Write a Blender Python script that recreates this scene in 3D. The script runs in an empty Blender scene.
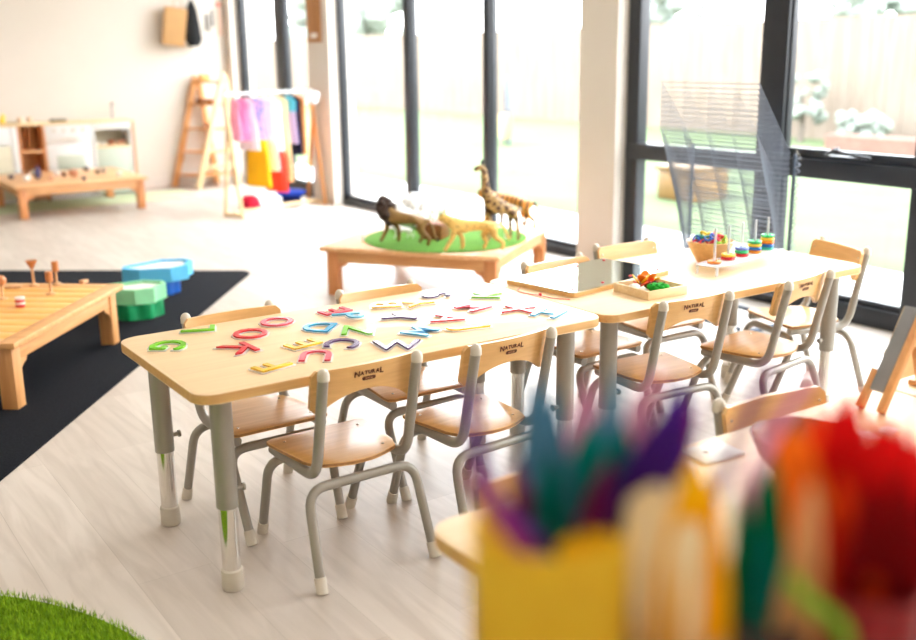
import bpy, bmesh, math, random
from mathutils import Vector, Matrix
from math import sin, cos, pi, radians as R
random.seed(7)
S = bpy.context.scene
COL = S.collection

# ------------------------------------------------------------------ camera
YAW, PITCH, ROLL, CAM_Z, F_PX = .5959, .2521, -.0119, 1.2541, 1040.9451
fw = Vector((sin(YAW)*cos(PITCH), cos(YAW)*cos(PITCH), -sin(PITCH)))
rt = Vector((cos(YAW), -sin(YAW), 0)); up = rt.cross(fw)
rt, up = cos(ROLL)*rt + sin(ROLL)*up, -sin(ROLL)*rt + cos(ROLL)*up
cam = bpy.data.cameras.new('camera'); cam_o = bpy.data.objects.new('camera', cam); COL.objects.link(cam_o)
m = Matrix((rt, up, -fw)).transposed().to_4x4(); m.translation = Vector((0, 0, CAM_Z))
cam_o.matrix_world = m
cam.sensor_width = 36; cam.lens = F_PX/916*36; cam.clip_start = .02; cam.clip_end = 300
cam.dof.use_dof = True; cam.dof.focus_distance = 2.85; cam.dof.aperture_fstop = 1.85
S.camera = cam_o

def at(u, v, z=None, d=None):
    """world point that a line of sight of the photograph meets on a height z or at a depth d"""
    r = fw + rt*((u-458)/F_PX) - up*((v-320)/F_PX)
    t = d if d is not None else (z-CAM_Z)/r.z
    return Vector((0, 0, CAM_Z)) + r*t

# ------------------------------------------------------------------ materials
def lin(c): return tuple((x/12.92 if x <= .04045 else ((x+.055)/1.055)**2.4) for x in [y/255 for y in c])
def new_mat(name):
    ma = bpy.data.materials.new(name); ma.use_nodes = True
    nt = ma.node_tree; return ma, nt, nt.nodes['Principled BSDF']
def setp(b, **k):
    for key, v in k.items():
        b.inputs[key.replace('_', ' ')].default_value = v
def plain(name, rgb, rough=.5, metal=0, var=.06, scale=12, trans=0, spec=.5, bump=0, ior=1.45, sheen=0):
    ma, nt, b = new_mat(name); c = lin(rgb)
    n = nt.nodes.new('ShaderNodeTexNoise'); n.inputs['Scale'].default_value = scale; n.inputs['Detail'].default_value = 4
    tc = nt.nodes.new('ShaderNodeTexCoord'); nt.links.new(tc.outputs['Object'], n.inputs['Vector'])
    r = nt.nodes.new('ShaderNodeValToRGB')
    r.color_ramp.elements[0].position = .3; r.color_ramp.elements[1].position = .7
    r.color_ramp.elements[0].color = tuple(max(0, x*(1-var)) for x in c)+(1,)
    r.color_ramp.elements[1].color = tuple(min(1, x*(1+var)) for x in c)+(1,)
    nt.links.new(n.outputs['Fac'], r.inputs['Fac']); nt.links.new(r.outputs['Color'], b.inputs['Base Color'])
    setp(b, Roughness=rough, Metallic=metal, IOR=ior); b.inputs['Specular IOR Level'].default_value = spec
    b.inputs['Transmission Weight'].default_value = trans
    b.inputs['Sheen Weight'].default_value = sheen
    if bump:
        bp = nt.nodes.new('ShaderNodeBump'); bp.inputs['Strength'].default_value = bump; bp.inputs['Distance'].default_value = .002
        nt.links.new(n.outputs['Fac'], bp.inputs['Height']); nt.links.new(bp.outputs['Normal'], b.inputs['Normal'])
    return ma
def wood(name, light, dark, axis=0, rough=.4, stretch=14, scale=3.5, spec=.5, coat=0):
    ma, nt, b = new_mat(name)
    tc = nt.nodes.new('ShaderNodeTexCoord'); mp = nt.nodes.new('ShaderNodeMapping')
    sc = [stretch]*3; sc[axis] = 1.0; mp.inputs['Scale'].default_value = sc
    nt.links.new(tc.outputs['Object'], mp.inputs['Vector'])
    n = nt.nodes.new('ShaderNodeTexNoise'); n.inputs['Scale'].default_value = scale; n.inputs['Detail'].default_value = 6; n.inputs['Distortion'].default_value = .6
    nt.links.new(mp.outputs['Vector'], n.inputs['Vector'])
    r = nt.nodes.new('ShaderNodeValToRGB'); r.color_ramp.elements[0].position = .3; r.color_ramp.elements[1].position = .72
    r.color_ramp.elements[0].color = lin(dark)+(1,); r.color_ramp.elements[1].color = lin(light)+(1,)
    nt.links.new(n.outputs['Fac'], r.inputs['Fac']); nt.links.new(r.outputs['Color'], b.inputs['Base Color'])
    setp(b, Roughness=rough); b.inputs['Specular IOR Level'].default_value = spec
    b.inputs['Coat Weight'].default_value = coat; b.inputs['Coat Roughness'].default_value = .15
    return ma
def pattern(name, base, mark, kind='voronoi', scale=20, thr=.3, rough=.55, vec=(1, 1, 1)):
    ma, nt, b = new_mat(name)
    tc = nt.nodes.new('ShaderNodeTexCoord'); mp = nt.nodes.new('ShaderNodeMapping'); mp.inputs['Scale'].default_value = vec
    nt.links.new(tc.outputs['Object'], mp.inputs['Vector'])
    r = nt.nodes.new('ShaderNodeValToRGB')
    if kind == 'voronoi':
        n = nt.nodes.new('ShaderNodeTexVoronoi'); n.inputs['Scale'].default_value = scale; o = n.outputs['Distance']
    elif kind == 'edge':
        n = nt.nodes.new('ShaderNodeTexVoronoi'); n.feature = 'DISTANCE_TO_EDGE'; n.inputs['Scale'].default_value = scale; o = n.outputs['Distance']
    else:
        n = nt.nodes.new('ShaderNodeTexWave'); n.inputs['Scale'].default_value = scale; n.inputs['Distortion'].default_value = 5; n.inputs['Detail'].default_value = 2
        n.inputs['Detail Scale'].default_value = 1.5; o = n.outputs['Fac']
    nt.links.new(mp.outputs['Vector'], n.inputs['Vector'])
    r.color_ramp.elements[0].position = thr; r.color_ramp.elements[1].position = thr+.08
    r.color_ramp.elements[0].color = lin(mark)+(1,); r.color_ramp.elements[1].color = lin(base)+(1,)
    nt.links.new(o, r.inputs['Fac']); nt.links.new(r.outputs['Color'], b.inputs['Base Color']); setp(b, Roughness=rough)
    return ma
def glass_mat(name, tint=(1, 1, 1), refl=.06):
    ma = bpy.data.materials.new(name); ma.use_nodes = True; nt = ma.node_tree; nt.nodes.clear()
    o = nt.nodes.new('ShaderNodeOutputMaterial'); t = nt.nodes.new('ShaderNodeBsdfTransparent'); g = nt.nodes.new('ShaderNodeBsdfGlossy')
    t.inputs['Color'].default_value = tuple(tint)+(1,); g.inputs['Roughness'].default_value = .02
    mx = nt.nodes.new('ShaderNodeMixShader'); fr = nt.nodes.new('ShaderNodeFresnel'); fr.inputs['IOR'].default_value = 1.3
    geo = nt.nodes.new('ShaderNodeNewGeometry'); mm = nt.nodes.new('ShaderNodeMath'); mm.operation = 'SUBTRACT'; mm.use_clamp = True
    nt.links.new(fr.outputs['Fac'], mm.inputs[0]); nt.links.new(geo.outputs['Backfacing'], mm.inputs[1])
    nt.links.new(mm.outputs[0], mx.inputs['Fac']); nt.links.new(t.outputs[0], mx.inputs[1]); nt.links.new(g.outputs[0], mx.inputs[2]); nt.links.new(mx.outputs[0], o.inputs[0])
    return ma
def emit(name, rgb, s):
    ma, nt, b = new_mat(name); b.inputs['Emission Color'].default_value = tuple(rgb)+(1,); b.inputs['Emission Strength'].default_value = s
    setp(b, Base_Color=(.9, .9, .9, 1)); return ma
def see_through(name, rgb, fac=.5, rough=.25):
    """coloured translucent plastic or thin cloth"""
    ma, nt, b = new_mat(name); out = nt.nodes['Material Output']
    setp(b, Base_Color=lin(rgb)+(1,), Roughness=rough)
    t = nt.nodes.new('ShaderNodeBsdfTransparent'); t.inputs['Color'].default_value = tuple(.35+.65*x for x in lin(rgb))+(1,)
    mx = nt.nodes.new('ShaderNodeMixShader'); mx.inputs['Fac'].default_value = fac
    nt.links.new(b.outputs[0], mx.inputs[1]); nt.links.new(t.outputs[0], mx.inputs[2]); nt.links.new(mx.outputs[0], out.inputs[0])
    return ma

def glow_through(name, rgb, fac=.5, rough=.6):
    """thin stuff that lets daylight through: feathers, plastic tumblers"""
    ma = plain(name, rgb, rough, var=.12, scale=40, spec=.15); nt = ma.node_tree; out = nt.nodes['Material Output']; b = nt.nodes['Principled BSDF']
    t = nt.nodes.new('ShaderNodeBsdfTranslucent'); t.inputs['Color'].default_value = lin(rgb)+(1,)
    mx = nt.nodes.new('ShaderNodeMixShader'); mx.inputs['Fac'].default_value = fac
    nt.links.new(b.outputs[0], mx.inputs[1]); nt.links.new(t.outputs[0], mx.inputs[2]); nt.links.new(mx.outputs[0], out.inputs[0])
    return ma
M = {}
M['wall'] = plain('wall_paint', (216, 207, 197), .75, var=.015, scale=3, spec=.3)
M['white'] = plain('white_paint', (222, 222, 221), .5, var=.02)
M['ceil'] = plain('ceiling_paint', (245, 243, 240), .85, var=.01)
M['alu'] = plain('dark_aluminium', (33, 37, 44), .38, var=.08, spec=.6)
M['rubber'] = plain('black_rubber', (25, 25, 28), .7)
M['glass'] = glass_mat('window_glass')
M['acryl'] = see_through('clear_acrylic', (235, 240, 245), .55, .1)
M['jar_glass'] = glass_mat('clear_jar_glass', (.93, .96, .95))
M['top'] = wood('maple_laminate', (236, 204, 158), (226, 190, 142), 0, .48, 22, 2.0, 1.0)
M['edge'] = wood('maple_edge_band', (222, 176, 112), (204, 155, 94), 0, .4, 18, 4)
M['ply'] = wood('beech_plywood', (232, 184, 118), (214, 163, 98), 0, .30, 16, 4, .6)
M['plyedge'] = wood('plywood_edge', (190, 138, 80), (150, 100, 55), 0, .5, 2, 60)
M['legs'] = plain('grey_powder_coat', (158, 152, 141), .36, .25, var=.04, spec=.6)
M['chrome'] = plain('chrome', (225, 222, 215), .13, 1, var=.02)
M['cap'] = plain('pale_plastic', (205, 196, 180), .5)
M['logo'] = plain('brown_print', (92, 46, 28), .6)
M['pine'] = wood('oiled_pine', (228, 172, 112), (206, 144, 86), 0, .42, 12, 4)
M['pine_y'] = wood('oiled_pine_cross', (228, 172, 112), (206, 144, 86), 1, .42, 12, 4)
M['pine_z'] = wood('oiled_pine_upright', (224, 166, 106), (198, 136, 80), 2, .42, 12, 4)
M['slat'] = wood('honey_slats', (240, 182, 98), (214, 146, 66), 0, .36, 10, 4)
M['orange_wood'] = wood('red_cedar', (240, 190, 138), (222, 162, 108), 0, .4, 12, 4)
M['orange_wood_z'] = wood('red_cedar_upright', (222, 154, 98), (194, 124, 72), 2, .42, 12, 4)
M['pale'] = wood('pale_birch', (240, 214, 170), (224, 192, 142), 2, .5, 12, 4)
M['pale_x'] = wood('pale_birch_level', (240, 214, 170), (224, 192, 142), 0, .5, 12, 4)
M['peg'] = wood('peg_beech', (236, 192, 146), (205, 150, 100), 2, .5, 8, 12)
M['copper'] = plain('copper_paint', (196, 128, 78), .4, var=.1)
M['wire'] = plain('grey_wire', (122, 129, 141), .42, .3)
M['blue_steel'] = plain('blue_grey_steel', (74, 84, 98), .4, .3)
M['mat'] = plain('charcoal_weave', (27, 28, 32), .95, var=.5, scale=140, bump=.8, spec=.08)
M['paleturf'] = plain('pale_green_rug', (186, 196, 160), .95, var=.08, scale=60, spec=.1)
M['concrete'] = plain('outdoor_concrete', (214, 210, 204), .8, var=.04, scale=4)
M['lawn'] = plain('outdoor_lawn', (86, 98, 70), .95, var=.12, scale=1.5, spec=.1)
M['fence'] = wood('fence_palings', (124, 113, 103), (110, 98, 86), 2, .8, 9, 1.2, .2)
M['brick'] = plain('brick_kerb', (112, 84, 74), .85, var=.15, scale=14)
M['leaf'] = plain('hedge_leaf', (116, 124, 116), .8, var=.3, scale=3)
M['felt_green'] = plain('green_felt', (104, 152, 66), .9, var=.18, scale=80, spec=.1)
M['kraft'] = plain('kraft_paper', (205, 160, 108), .75, var=.05)
M['black_cloth'] = plain('black_cloth', (22, 22, 24), .9)
M['paper'] = plain('white_paper', (240, 238, 234), .7, var=.02)
M['mirror'] = plain('mirror_glass', (225, 238, 232), .03, 1, var=.01)
M['frost'] = plain('frosted_panel', (186, 196, 182), .35, var=.02)
M['cream'] = plain('cream_panel', (206, 199, 174), .5)
M['brownbox'] = wood('walnut_box', (150, 88, 44), (112, 58, 26), 0, .45, 10, 8)
M['cotton'] = plain('white_cotton', (244, 242, 240), .95, var=.03, scale=30, spec=.1)
M['terracotta'] = wood('acacia_bowl', (170, 104, 62), (128, 70, 40), 0, .4, 6, 8)
M['grey_board'] = plain('grey_board', (132, 132, 134), .6)
M['spec'] = plain('tiny_screw', (200, 195, 185), .25, 1)
def colour(name, rgb, **k):
    if name not in M: M[name] = plain(name, rgb, **({'rough': .45} | k))
    return M[name]

# plank floor
ma, nt, b = new_mat('white_oak_planks'); M['floor'] = ma
tc = nt.nodes.new('ShaderNodeTexCoord'); mp = nt.nodes.new('ShaderNodeMapping'); mp.inputs['Rotation'].default_value = (0, 0, R(90))
mp.inputs['Location'].default_value = (.3, .118, 0)
nt.links.new(tc.outputs['Object'], mp.inputs['Vector'])
bk = nt.nodes.new('ShaderNodeTexBrick'); bk.offset = .37; bk.inputs['Scale'].default_value = 1
bk.inputs['Brick Width'].default_value = 1.5; bk.inputs['Row Height'].default_value = .19; bk.inputs['Mortar Size'].default_value = .0008; bk.inputs['Mortar Smooth'].default_value = .3
bk.inputs['Color1'].default_value = lin((210, 199, 188))+(1,); bk.inputs['Color2'].default_value = lin((194, 182, 170))+(1,); bk.inputs['Mortar'].default_value = lin((178, 166, 152))+(1,)
nt.links.new(mp.outputs['Vector'], bk.inputs['Vector'])
m2 = nt.nodes.new('ShaderNodeMapping'); m2.inputs['Scale'].default_value = (9, 1.0, 1); nt.links.new(tc.outputs['Object'], m2.inputs['Vector'])
nz = nt.nodes.new('ShaderNodeTexNoise'); nz.inputs['Scale'].default_value = 2.2; nz.inputs['Detail'].default_value = 12; nz.inputs['Distortion'].default_value = 1.2
nt.links.new(m2.outputs['Vector'], nz.inputs['Vector'])
rp = nt.nodes.new('ShaderNodeValToRGB'); rp.color_ramp.elements[0].position = .32; rp.color_ramp.elements[1].position = .62
rp.color_ramp.elements[0].color = (.83, .81, .79, 1); rp.color_ramp.elements[1].color = (1, 1, 1, 1)
nt.links.new(nz.outputs['Fac'], rp.inputs['Fac'])
mx = nt.nodes.new('ShaderNodeMixRGB'); mx.blend_type = 'MULTIPLY'; mx.inputs['Fac'].default_value = 1
nt.links.new(bk.outputs['Color'], mx.inputs[1]); nt.links.new(rp.outputs['Color'], mx.inputs[2]); nt.links.new(mx.outputs['Color'], b.inputs['Base Color'])
setp(b, Roughness=.40); b.inputs['Specular IOR Level'].default_value = .7

# ------------------------------------------------------------------ mesh builder
class B:
    def __init__(s): s.bm = bmesh.new(); s.mi = 0
    def _fin(s, faces):
        for f in faces: f.material_index = s.mi
    def box(s, lo, hi, bev=0, seg=2, mtx=None):
        lo, hi = Vector(lo), Vector(hi); c = (lo+hi)/2; d = hi-lo
        vs = bmesh.ops.create_cube(s.bm, size=1)['verts']
        for v in vs: v.co = Vector((v.co.x*d.x, v.co.y*d.y, v.co.z*d.z))+c
        fs = list({f for v in vs for f in v.link_faces})
        if bev:
            es = list({e for v in vs for e in v.link_edges})
            r = bmesh.ops.bevel(s.bm, geom=es, offset=min(bev, min(d)*.49), segments=seg, affect='EDGES', profile=.5)
            fs = list({f for f in r['faces']} | {f for f in fs if f.is_valid})
        vv = list({v for f in fs for v in f.verts})
        if mtx: bmesh.ops.transform(s.bm, matrix=mtx, verts=vv)
        s._fin(fs); return s
    def tube(s, pts, r, seg=10, fil=0, cap=True, fseg=6):
        pts = [Vector(p) for p in pts]
        if fil:
            q = [pts[0]]
            for i in range(1, len(pts)-1):
                a, b_, c = pts[i-1], pts[i], pts[i+1]
                u, w = (a-b_), (c-b_); f = min(fil, u.length*.49, w.length*.49)
                p0, p1 = b_+u.normalized()*f, b_+w.normalized()*f
                for k in range(fseg+1):
                    t = k/fseg; q.append(p0*(1-t)**2+b_*2*t*(1-t)+p1*t*t)
            q.append(pts[-1]); pts = q
        rr = r if isinstance(r, (list, tuple)) else [r]*len(pts)
        if len(rr) != len(pts): rr = [rr[0]+(rr[-1]-rr[0])*i/(len(pts)-1) for i in range(len(pts))]
        rings = []; n = None
        for i, p in enumerate(pts):
            t = (pts[min(i+1, len(pts)-1)]-pts[max(i-1, 0)]).normalized()
            if n is None: n = t.orthogonal().normalized()
            else: n = (n-t*n.dot(t)).normalized()
            bn = t.cross(n)
            rings.append([s.bm.verts.new(p+(n*cos(2*pi*k/seg)+bn*sin(2*pi*k/seg))*rr[i]) for k in range(seg)])
        fs = []
        for a, b_ in zip(rings, rings[1:]):
            for k in range(seg): fs.append(s.bm.faces.new((a[k], a[(k+1) % seg], b_[(k+1) % seg], b_[k])))
        if cap:
            fs.append(s.bm.faces.new(rings[0][::-1])); fs.append(s.bm.faces.new(rings[-1]))
        s._fin(fs); return s
    def lathe(s, prof, c=(0, 0, 0), seg=24, mtx=None, sx=1, sy=1):
        c = Vector(c); rings = []; fs = []
        for (r, z) in prof:
            if r < 1e-6: rings.append([s.bm.verts.new(c+Vector((0, 0, z)))])
            else: rings.append([s.bm.verts.new(c+Vector((r*sx*cos(2*pi*k/seg), r*sy*sin(2*pi*k/seg), z))) for k in range(seg)])
        for a, b_ in zip(rings, rings[1:]):
            for k in range(seg):
                k2 = (k+1) % seg
                if len(a) == 1 and len(b_) == 1: continue
                if len(a) == 1: fs.append(s.bm.faces.new((a[0], b_[k2], b_[k])))
                elif len(b_) == 1: fs.append(s.bm.faces.new((a[k], a[k2], b_[0])))
                else: fs.append(s.bm.faces.new((a[k], a[k2], b_[k2], b_[k])))
        if mtx: bmesh.ops.transform(s.bm, matrix=mtx, verts=[v for r in rings for v in r])
        s._fin(fs); return s
    def prism(s, poly, z0, z1, bev=0, side_mi=None, mtx=None, f=None):
        lo = [s.bm.verts.new((x, y, z0)) for x, y in poly]; hi = [s.bm.verts.new((x, y, z1)) for x, y in poly]
        n = len(poly); top = s.bm.faces.new(hi); bot = s.bm.faces.new(lo[::-1]); sd = []
        for k in range(n): sd.append(s.bm.faces.new((lo[k], lo[(k+1) % n], hi[(k+1) % n], hi[k])))
        s._fin([top, bot]+sd)
        if side_mi is not None:
            for f_ in sd: f_.material_index = side_mi
        allv = lo+hi
        if bev:
            es = list({e for e in top.edges} | {e for e in bot.edges})
            r = bmesh.ops.bevel(s.bm, geom=es, offset=bev, segments=2, affect='EDGES', profile=.5)
            allv = list({v for f_ in r['faces'] for v in f_.verts} | {v for v in allv if v.is_valid})
        if mtx: bmesh.ops.transform(s.bm, matrix=mtx, verts=allv)
        return s
    def ball(s, c, r, sub=2, sc=(1, 1, 1), jit=0, mtx=None):
        r_ = bmesh.ops.create_icosphere(s.bm, subdivisions=sub, radius=1)
        for v in r_['verts']:
            k = r*(1+random.uniform(-jit, jit)); v.co = Vector((v.co.x*k*sc[0], v.co.y*k*sc[1], v.co.z*k*sc[2]))
        mm = Matrix.Translation(Vector(c)) @ (mtx if mtx else Matrix())
        bmesh.ops.transform(s.bm, matrix=mm, verts=r_['verts'])
        s._fin({f for v in r_['verts'] for f in v.link_faces}); return s
    def grid(s, fn, nu, nv):
        g = [[s.bm.verts.new(fn(i/nu, j/nv)) for j in range(nv+1)] for i in range(nu+1)]
        s._fin([s.bm.faces.new((g[i][j], g[i+1][j], g[i+1][j+1], g[i][j+1])) for i in range(nu) for j in range(nv)]); return s
    def mesh(s, name, mats, smooth=True, ang=40):
        bmesh.ops.recalc_face_normals(s.bm, faces=s.bm.faces)
        me = bpy.data.meshes.new(name); s.bm.to_mesh(me); s.bm.free()
        for x in (mats if isinstance(mats, (list, tuple)) else [mats]): me.materials.append(x)
        if smooth:
            for p in me.polygons: p.use_smooth = True
            me.set_sharp_from_angle(angle=R(ang))
        return me
    def obj(s, name, mats, parent=None, loc=None, rz=0, smooth=True, ang=40):
        return add(name, s.mesh(name, mats, smooth, ang), parent, loc, rz)
def add(name, me, parent=None, loc=None, rz=0):
    o = bpy.data.objects.new(name, me); COL.objects.link(o)
    if parent: o.parent = parent
    if loc is not None: o.location = loc
    o.rotation_euler = (0, 0, rz)
    return o
def empty(name, loc=(0, 0, 0), rz=0): 
    o = add(name, None, None, loc, rz); o.empty_display_size = .05; return o
def tag(o, label=None, cat=None, group=None, kind=None):
    if label: o['label'] = label
    if cat: o['category'] = cat
    if group: o['group'] = group
    if kind: o['kind'] = kind
    return o
def children(o): return [c for c in ALLKIDS.get(o.name, [])]
ALLKIDS = {}
def copy_tree(o, parent=None):
    c = o.copy(); COL.objects.link(c)
    if parent: c.parent = parent; c.matrix_parent_inverse = o.matrix_parent_inverse
    for ch in list(o.children): copy_tree(ch, c)
    return c
def struct(o): o['kind'] = 'structure'; return o
def rrect(x0, y0, x1, y1, r, n=6):
    p = []
    for cx, cy, a in ((x1-r, y1-r, 0), (x0+r, y1-r, 90), (x0+r, y0+r, 180), (x1-r, y0+r, 270)):
        for k in range(n+1): t = R(a+90*k/n); p.append((cx+r*cos(t), cy+r*sin(t)))
    return p
def eval_mesh(o):
    dg = bpy.context.evaluated_depsgraph_get(); return bpy.data.meshes.new_from_object(o.evaluated_get(dg))
def text_mesh(ch, size, extrude, offset=0, center=True):
    cu = bpy.data.curves.new('glyph', 'FONT'); cu.body = ch; cu.size = size; cu.extrude = extrude; cu.offset = offset; cu.resolution_u = 3
    o = bpy.data.objects.new('glyph', cu); COL.objects.link(o); me = eval_mesh(o)
    bpy.data.objects.remove(o); bpy.data.curves.remove(cu)
    if center:
        xs = [v.co.x for v in me.vertices]; ys = [v.co.y for v in me.vertices]
        cx, cy = (min(xs)+max(xs))/2, (min(ys)+max(ys))/2
        for v in me.vertices: v.co.x -= cx; v.co.y -= cy
    return me

# ------------------------------------------------------------------ room shell
XW, XF = 4.105, 4.1865             # wall face, window-frame face
YB, YN, XL = 10.07, -2.6, -3.2
HC = 2.75
struct(B().box((XL-.2, YN-.2, -.1), (4.33, YB+.2, 0)).obj('floor', M['floor'], smooth=False))
struct(B().box((XL-.2, YN-.2, HC), (4.33, YB+.2, HC+.12)).obj('ceiling', M['ceil'], smooth=False))
struct(B().box((XL-.2, YB, 0), (4.33, YB+.15, HC)).obj('wall_back', M['wall'], smooth=False))
struct(B().box((XL-.15, YN, 0), (XL, YB, HC)).obj('wall_left', M['wall'], smooth=False))
struct(B().box((XL-.15, YN-.15, 0), (4.33, YN, HC)).obj('wall_front', M['wall'], smooth=False))
HT = 2.45                           # head of the openings
wb = B()
for y0, y1 in ((9.955, YB), (7.90, 8.29), (4.44, 4.757), (YN, -.6)): wb.box((XW, y0, 0), (4.33, y1, HC))
for y0, y1 in ((8.29, 9.955), (4.757, 7.90), (-.6, 4.44)): wb.box((XW, y0, HT), (4.33, y1, HC))
struct(wb.obj('wall_right', M['wall'], smooth=False))
struct(B().box((XL, YB-.014, 0), (XW, YB, .10), .004).obj('baseboard_back', M['wall'], smooth=False))
struct(B().box((XL, YN, 0), (XL+.014, YB, .10), .004).obj('baseboard_left', M['wall'], smooth=False))
def frame(name, y0, y1, bars, z_bars=(), bot=.055, lab=None):
    """aluminium frame with its panes; bars = vertical bars as (ya, yb)"""
    f = B(); d = .075
    ys = [(y0, y0+.055)]+list(bars)+[(y1-.055, y1)]
    for a, b_ in ys:
        f.box((XF, a, 0), (XF+d, b_, HT), .004)
        f.box((XF+.02, a-.012, .0), (XF+d-.02, b_+.012, HT), .002)
    f.box((XF-.001, y0, 0), (XF+d, y1, bot), .004); f.box((XF+.02, y0, bot), (XF+d-.015, y1, bot+.03), .003)
    f.box((XF, y0, HT-.06), (XF+d, y1, HT), .004)
    for za, zb in z_bars:
        f.box((XF-.004, y0, za), (XF+d, y1, zb), .004); f.box((XF+.02, y0, zb), (XF+d-.015, 3.42, zb+.045), .003)
    fo = struct(f.obj(name, M['alu']))
    ys.sort(); zz = [bot]+[z for p in z_bars for z in p]+[HT-.06]
    for (a, b_), (c, d_) in zip(ys, ys[1:]):
        for za, zb in zip(zz[::2], zz[1::2]):
            B().box((XF+.036, b_-.004, za-.004), (XF+.042, c+.004, zb+.004)).obj('pane', M['glass'], fo, smooth=False)
    return fo
frame('door_1', 4.757, 7.93, [(6.775, 6.865), (5.775, 5.845)])
frame('door_2', 8.29, 9.955, [(8.94, 9.13)], bot=.10)
w1 = frame('window_1', -.6, 4.44, [(3.35, 3.505), (2.47, 2.64), (1.3, 1.42), (.3, .42)], [(.652, .742)], bot=.085)
# left stile is wider
B().box((XF-.002, 4.345, 0), (XF+.07, 4.44, HT), .004).obj('stile', M['alu'], w1)
# winder
wd = B(); wd.box((4.13, 2.86, .757), (XF, 3.06, .772), .004); wd.tube([(4.14, 3.05, .775), (4.12, 3.0, .80), (4.10, 2.93, .79), (4.11, 2.80, .775)], .008); wd.ball((4.13, 2.99, .797), .016)
wd.obj('winder', M['alu'], w1)

# unseen ceiling panels, added to brighten the room
lm = emit('added_lamp_diffuser', (1, .965, .93), 3.5)
lp = [(x, y) for x in (-1.6, .4, 2.4) for y in (-1.7, .5, 3.0, 5.8)]
lightroot = None
for i, (x, y) in enumerate(lp):
    if i == 0:
        lightroot = empty('added_ceiling_light', (x, y, HC))
        B().box((-.62, -.32, -.03), (.62, .32, -.001), .004).obj('housing', M['white'], lightroot)
        B().box((-.59, -.29, -.034), (.59, .29, -.0305)).obj('diffuser', lm, lightroot, smooth=False); o = lightroot
        tag(o, 'white rectangular ceiling panel light, unseen, added to brighten the play room', 'ceiling light', 'added ceiling panel lights')
    else: o = copy_tree(lightroot); o.location = (x, y, HC)

# ------------------------------------------------------------------ outdoors
struct(B().box((4.33, -12, -.16), (5.45, 40, -.02)).obj('ground_patio', M['concrete'], smooth=False))
struct(B().box((5.45, -12, -.18), (46, 46, -.04)).obj('ground_lawn', M['lawn'], smooth=False))
fe = empty('boundary_fence', (13, 10, -.04)); tag(fe, 'pale timber paling fence beyond the lawn, seen through the right window', 'fence')
fb = B()
y = -14.0
k = 0
while y < 35.5:
    fb.box((-.012+.006*(k % 2), y-10, 0), (.012+.006*(k % 2), y-10+.138, 1.70+.01*random.random())); y += .142; k += 1
fb.obj('palings', M['fence'], fe, smooth=False)
for z in (.35, 1.0, 1.5): B().box((.02, -24, z), (.06, 25.5, z+.07)).obj('rail', M['fence'], fe, smooth=False)
fe2 = empty('boundary_fence', (13, 36, -.04)); tag(fe2, 'far pale timber fence seen through the glass doors', 'fence')
x = -9; fb = B()
while x < 0: fb.box((x, -.02, 0), (x+.138, 0, 1.70)); x += .142
fb.obj('palings', M['fence'], fe2, smooth=False)
for z in (.35, 1.0, 1.5): B().box((-9, .001, z), (0, .04, z+.07)).obj('rail', M['fence'], fe2, smooth=False)
for y_ in (26,): pass
tag(B().box((11.6, -6, -.04), (11.9, 8.6, .17), .01).obj('brick_kerb', M['brick'], smooth=False), 'low pinkish brick garden edging before the timber fence', 'garden edging')
def bush(name, loc, r, h, label, cat, grp):
    b_ = B()
    for i in range(46):
        a = random.uniform(0, 2*pi); q = r*math.sqrt(random.random()); z = h*random.uniform(.35, 1)
        b_.ball((q*cos(a), q*sin(a), z), r*random.uniform(.18, .32), 1, jit=.25)
    t = empty(name, loc); b_.obj('foliage', M['leaf'], t, smooth=False)
    B().tube([(0, 0, -.02), (.02, 0, h*.4), (0, .03, h*.7)], [.05, .03]).obj('trunk', colour('bark', (96, 88, 80), rough=.9), t)
    return tag(t, label, cat, grp)
bush('garden_tree', (16.5, 11.6, -.05), .55, 2.5, 'clipped grey-green tree top showing over the fence at far right', 'tree', 'trees beyond the fence')
bush('garden_tree', (19, 13.2, -.05), .9, 2.35, 'low spreading tree top over the fence, right of the clipped one', 'tree', 'trees beyond the fence')
bush('garden_tree', (15.5, 15.4, -.05), .8, 2.4, 'tree top over the fence behind the upper window pane with the drying rack', 'tree', 'trees beyond the fence')
bush('garden_tree', (15.6, 28.5, -.05), 1.8, 3.6, 'loose green tree over the fence in the pane left of the white pier', 'tree', 'trees beyond the fence')
bush('garden_tree', (9.5, 39.0, -.05), 2.4, 4.4, 'hazy tree behind the fence in the middle glass doors', 'tree', 'trees beyond the fence')
bush('garden_shrub', (12.4, 9.60, -.05), .30, .95, 'thin leafy shrub against the fence beside the dark mullion', 'shrub', 'shrubs in front of the fence')
bush('garden_shrub', (12.4, 8.6, -.05), .32, .42, 'small grey-green shrub behind the brick edging', 'shrub', 'shrubs in front of the fence')
tb = empty('toy_box', (6.95, 6.5, -.04)); B().box((-.22, -.22, 0), (.22, .22, .26), .02).obj('body', colour('toy_yellow', (128, 98, 56)), tb)
B().box((-.24, -.24, .2605), (.24, .24, .30), .012).obj('lid', colour('toy_yellow', (128, 98, 56)), tb); tag(tb, 'yellow play box on the lawn seen through the wire drying rack', 'toy box')
eb = empty('outdoor_easel', (9.1, 12.1, -.04), R(60))
for sx in (-.28, .24): B().box((sx, -.02, 0), (sx+.04, .02, .95), .005).obj('post', M['blue_steel'], eb)
B().box((-.28, -.03, .5), (.28, -.021, .93)).obj('board', M['grey_board'], eb); B().box((-.2, -.04, .1), (.2, .1, .42), .01).obj('tray', M['kraft'], eb)
tag(eb, 'grey outdoor easel with a tan tray, seen through the glass doors', 'easel')

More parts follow.
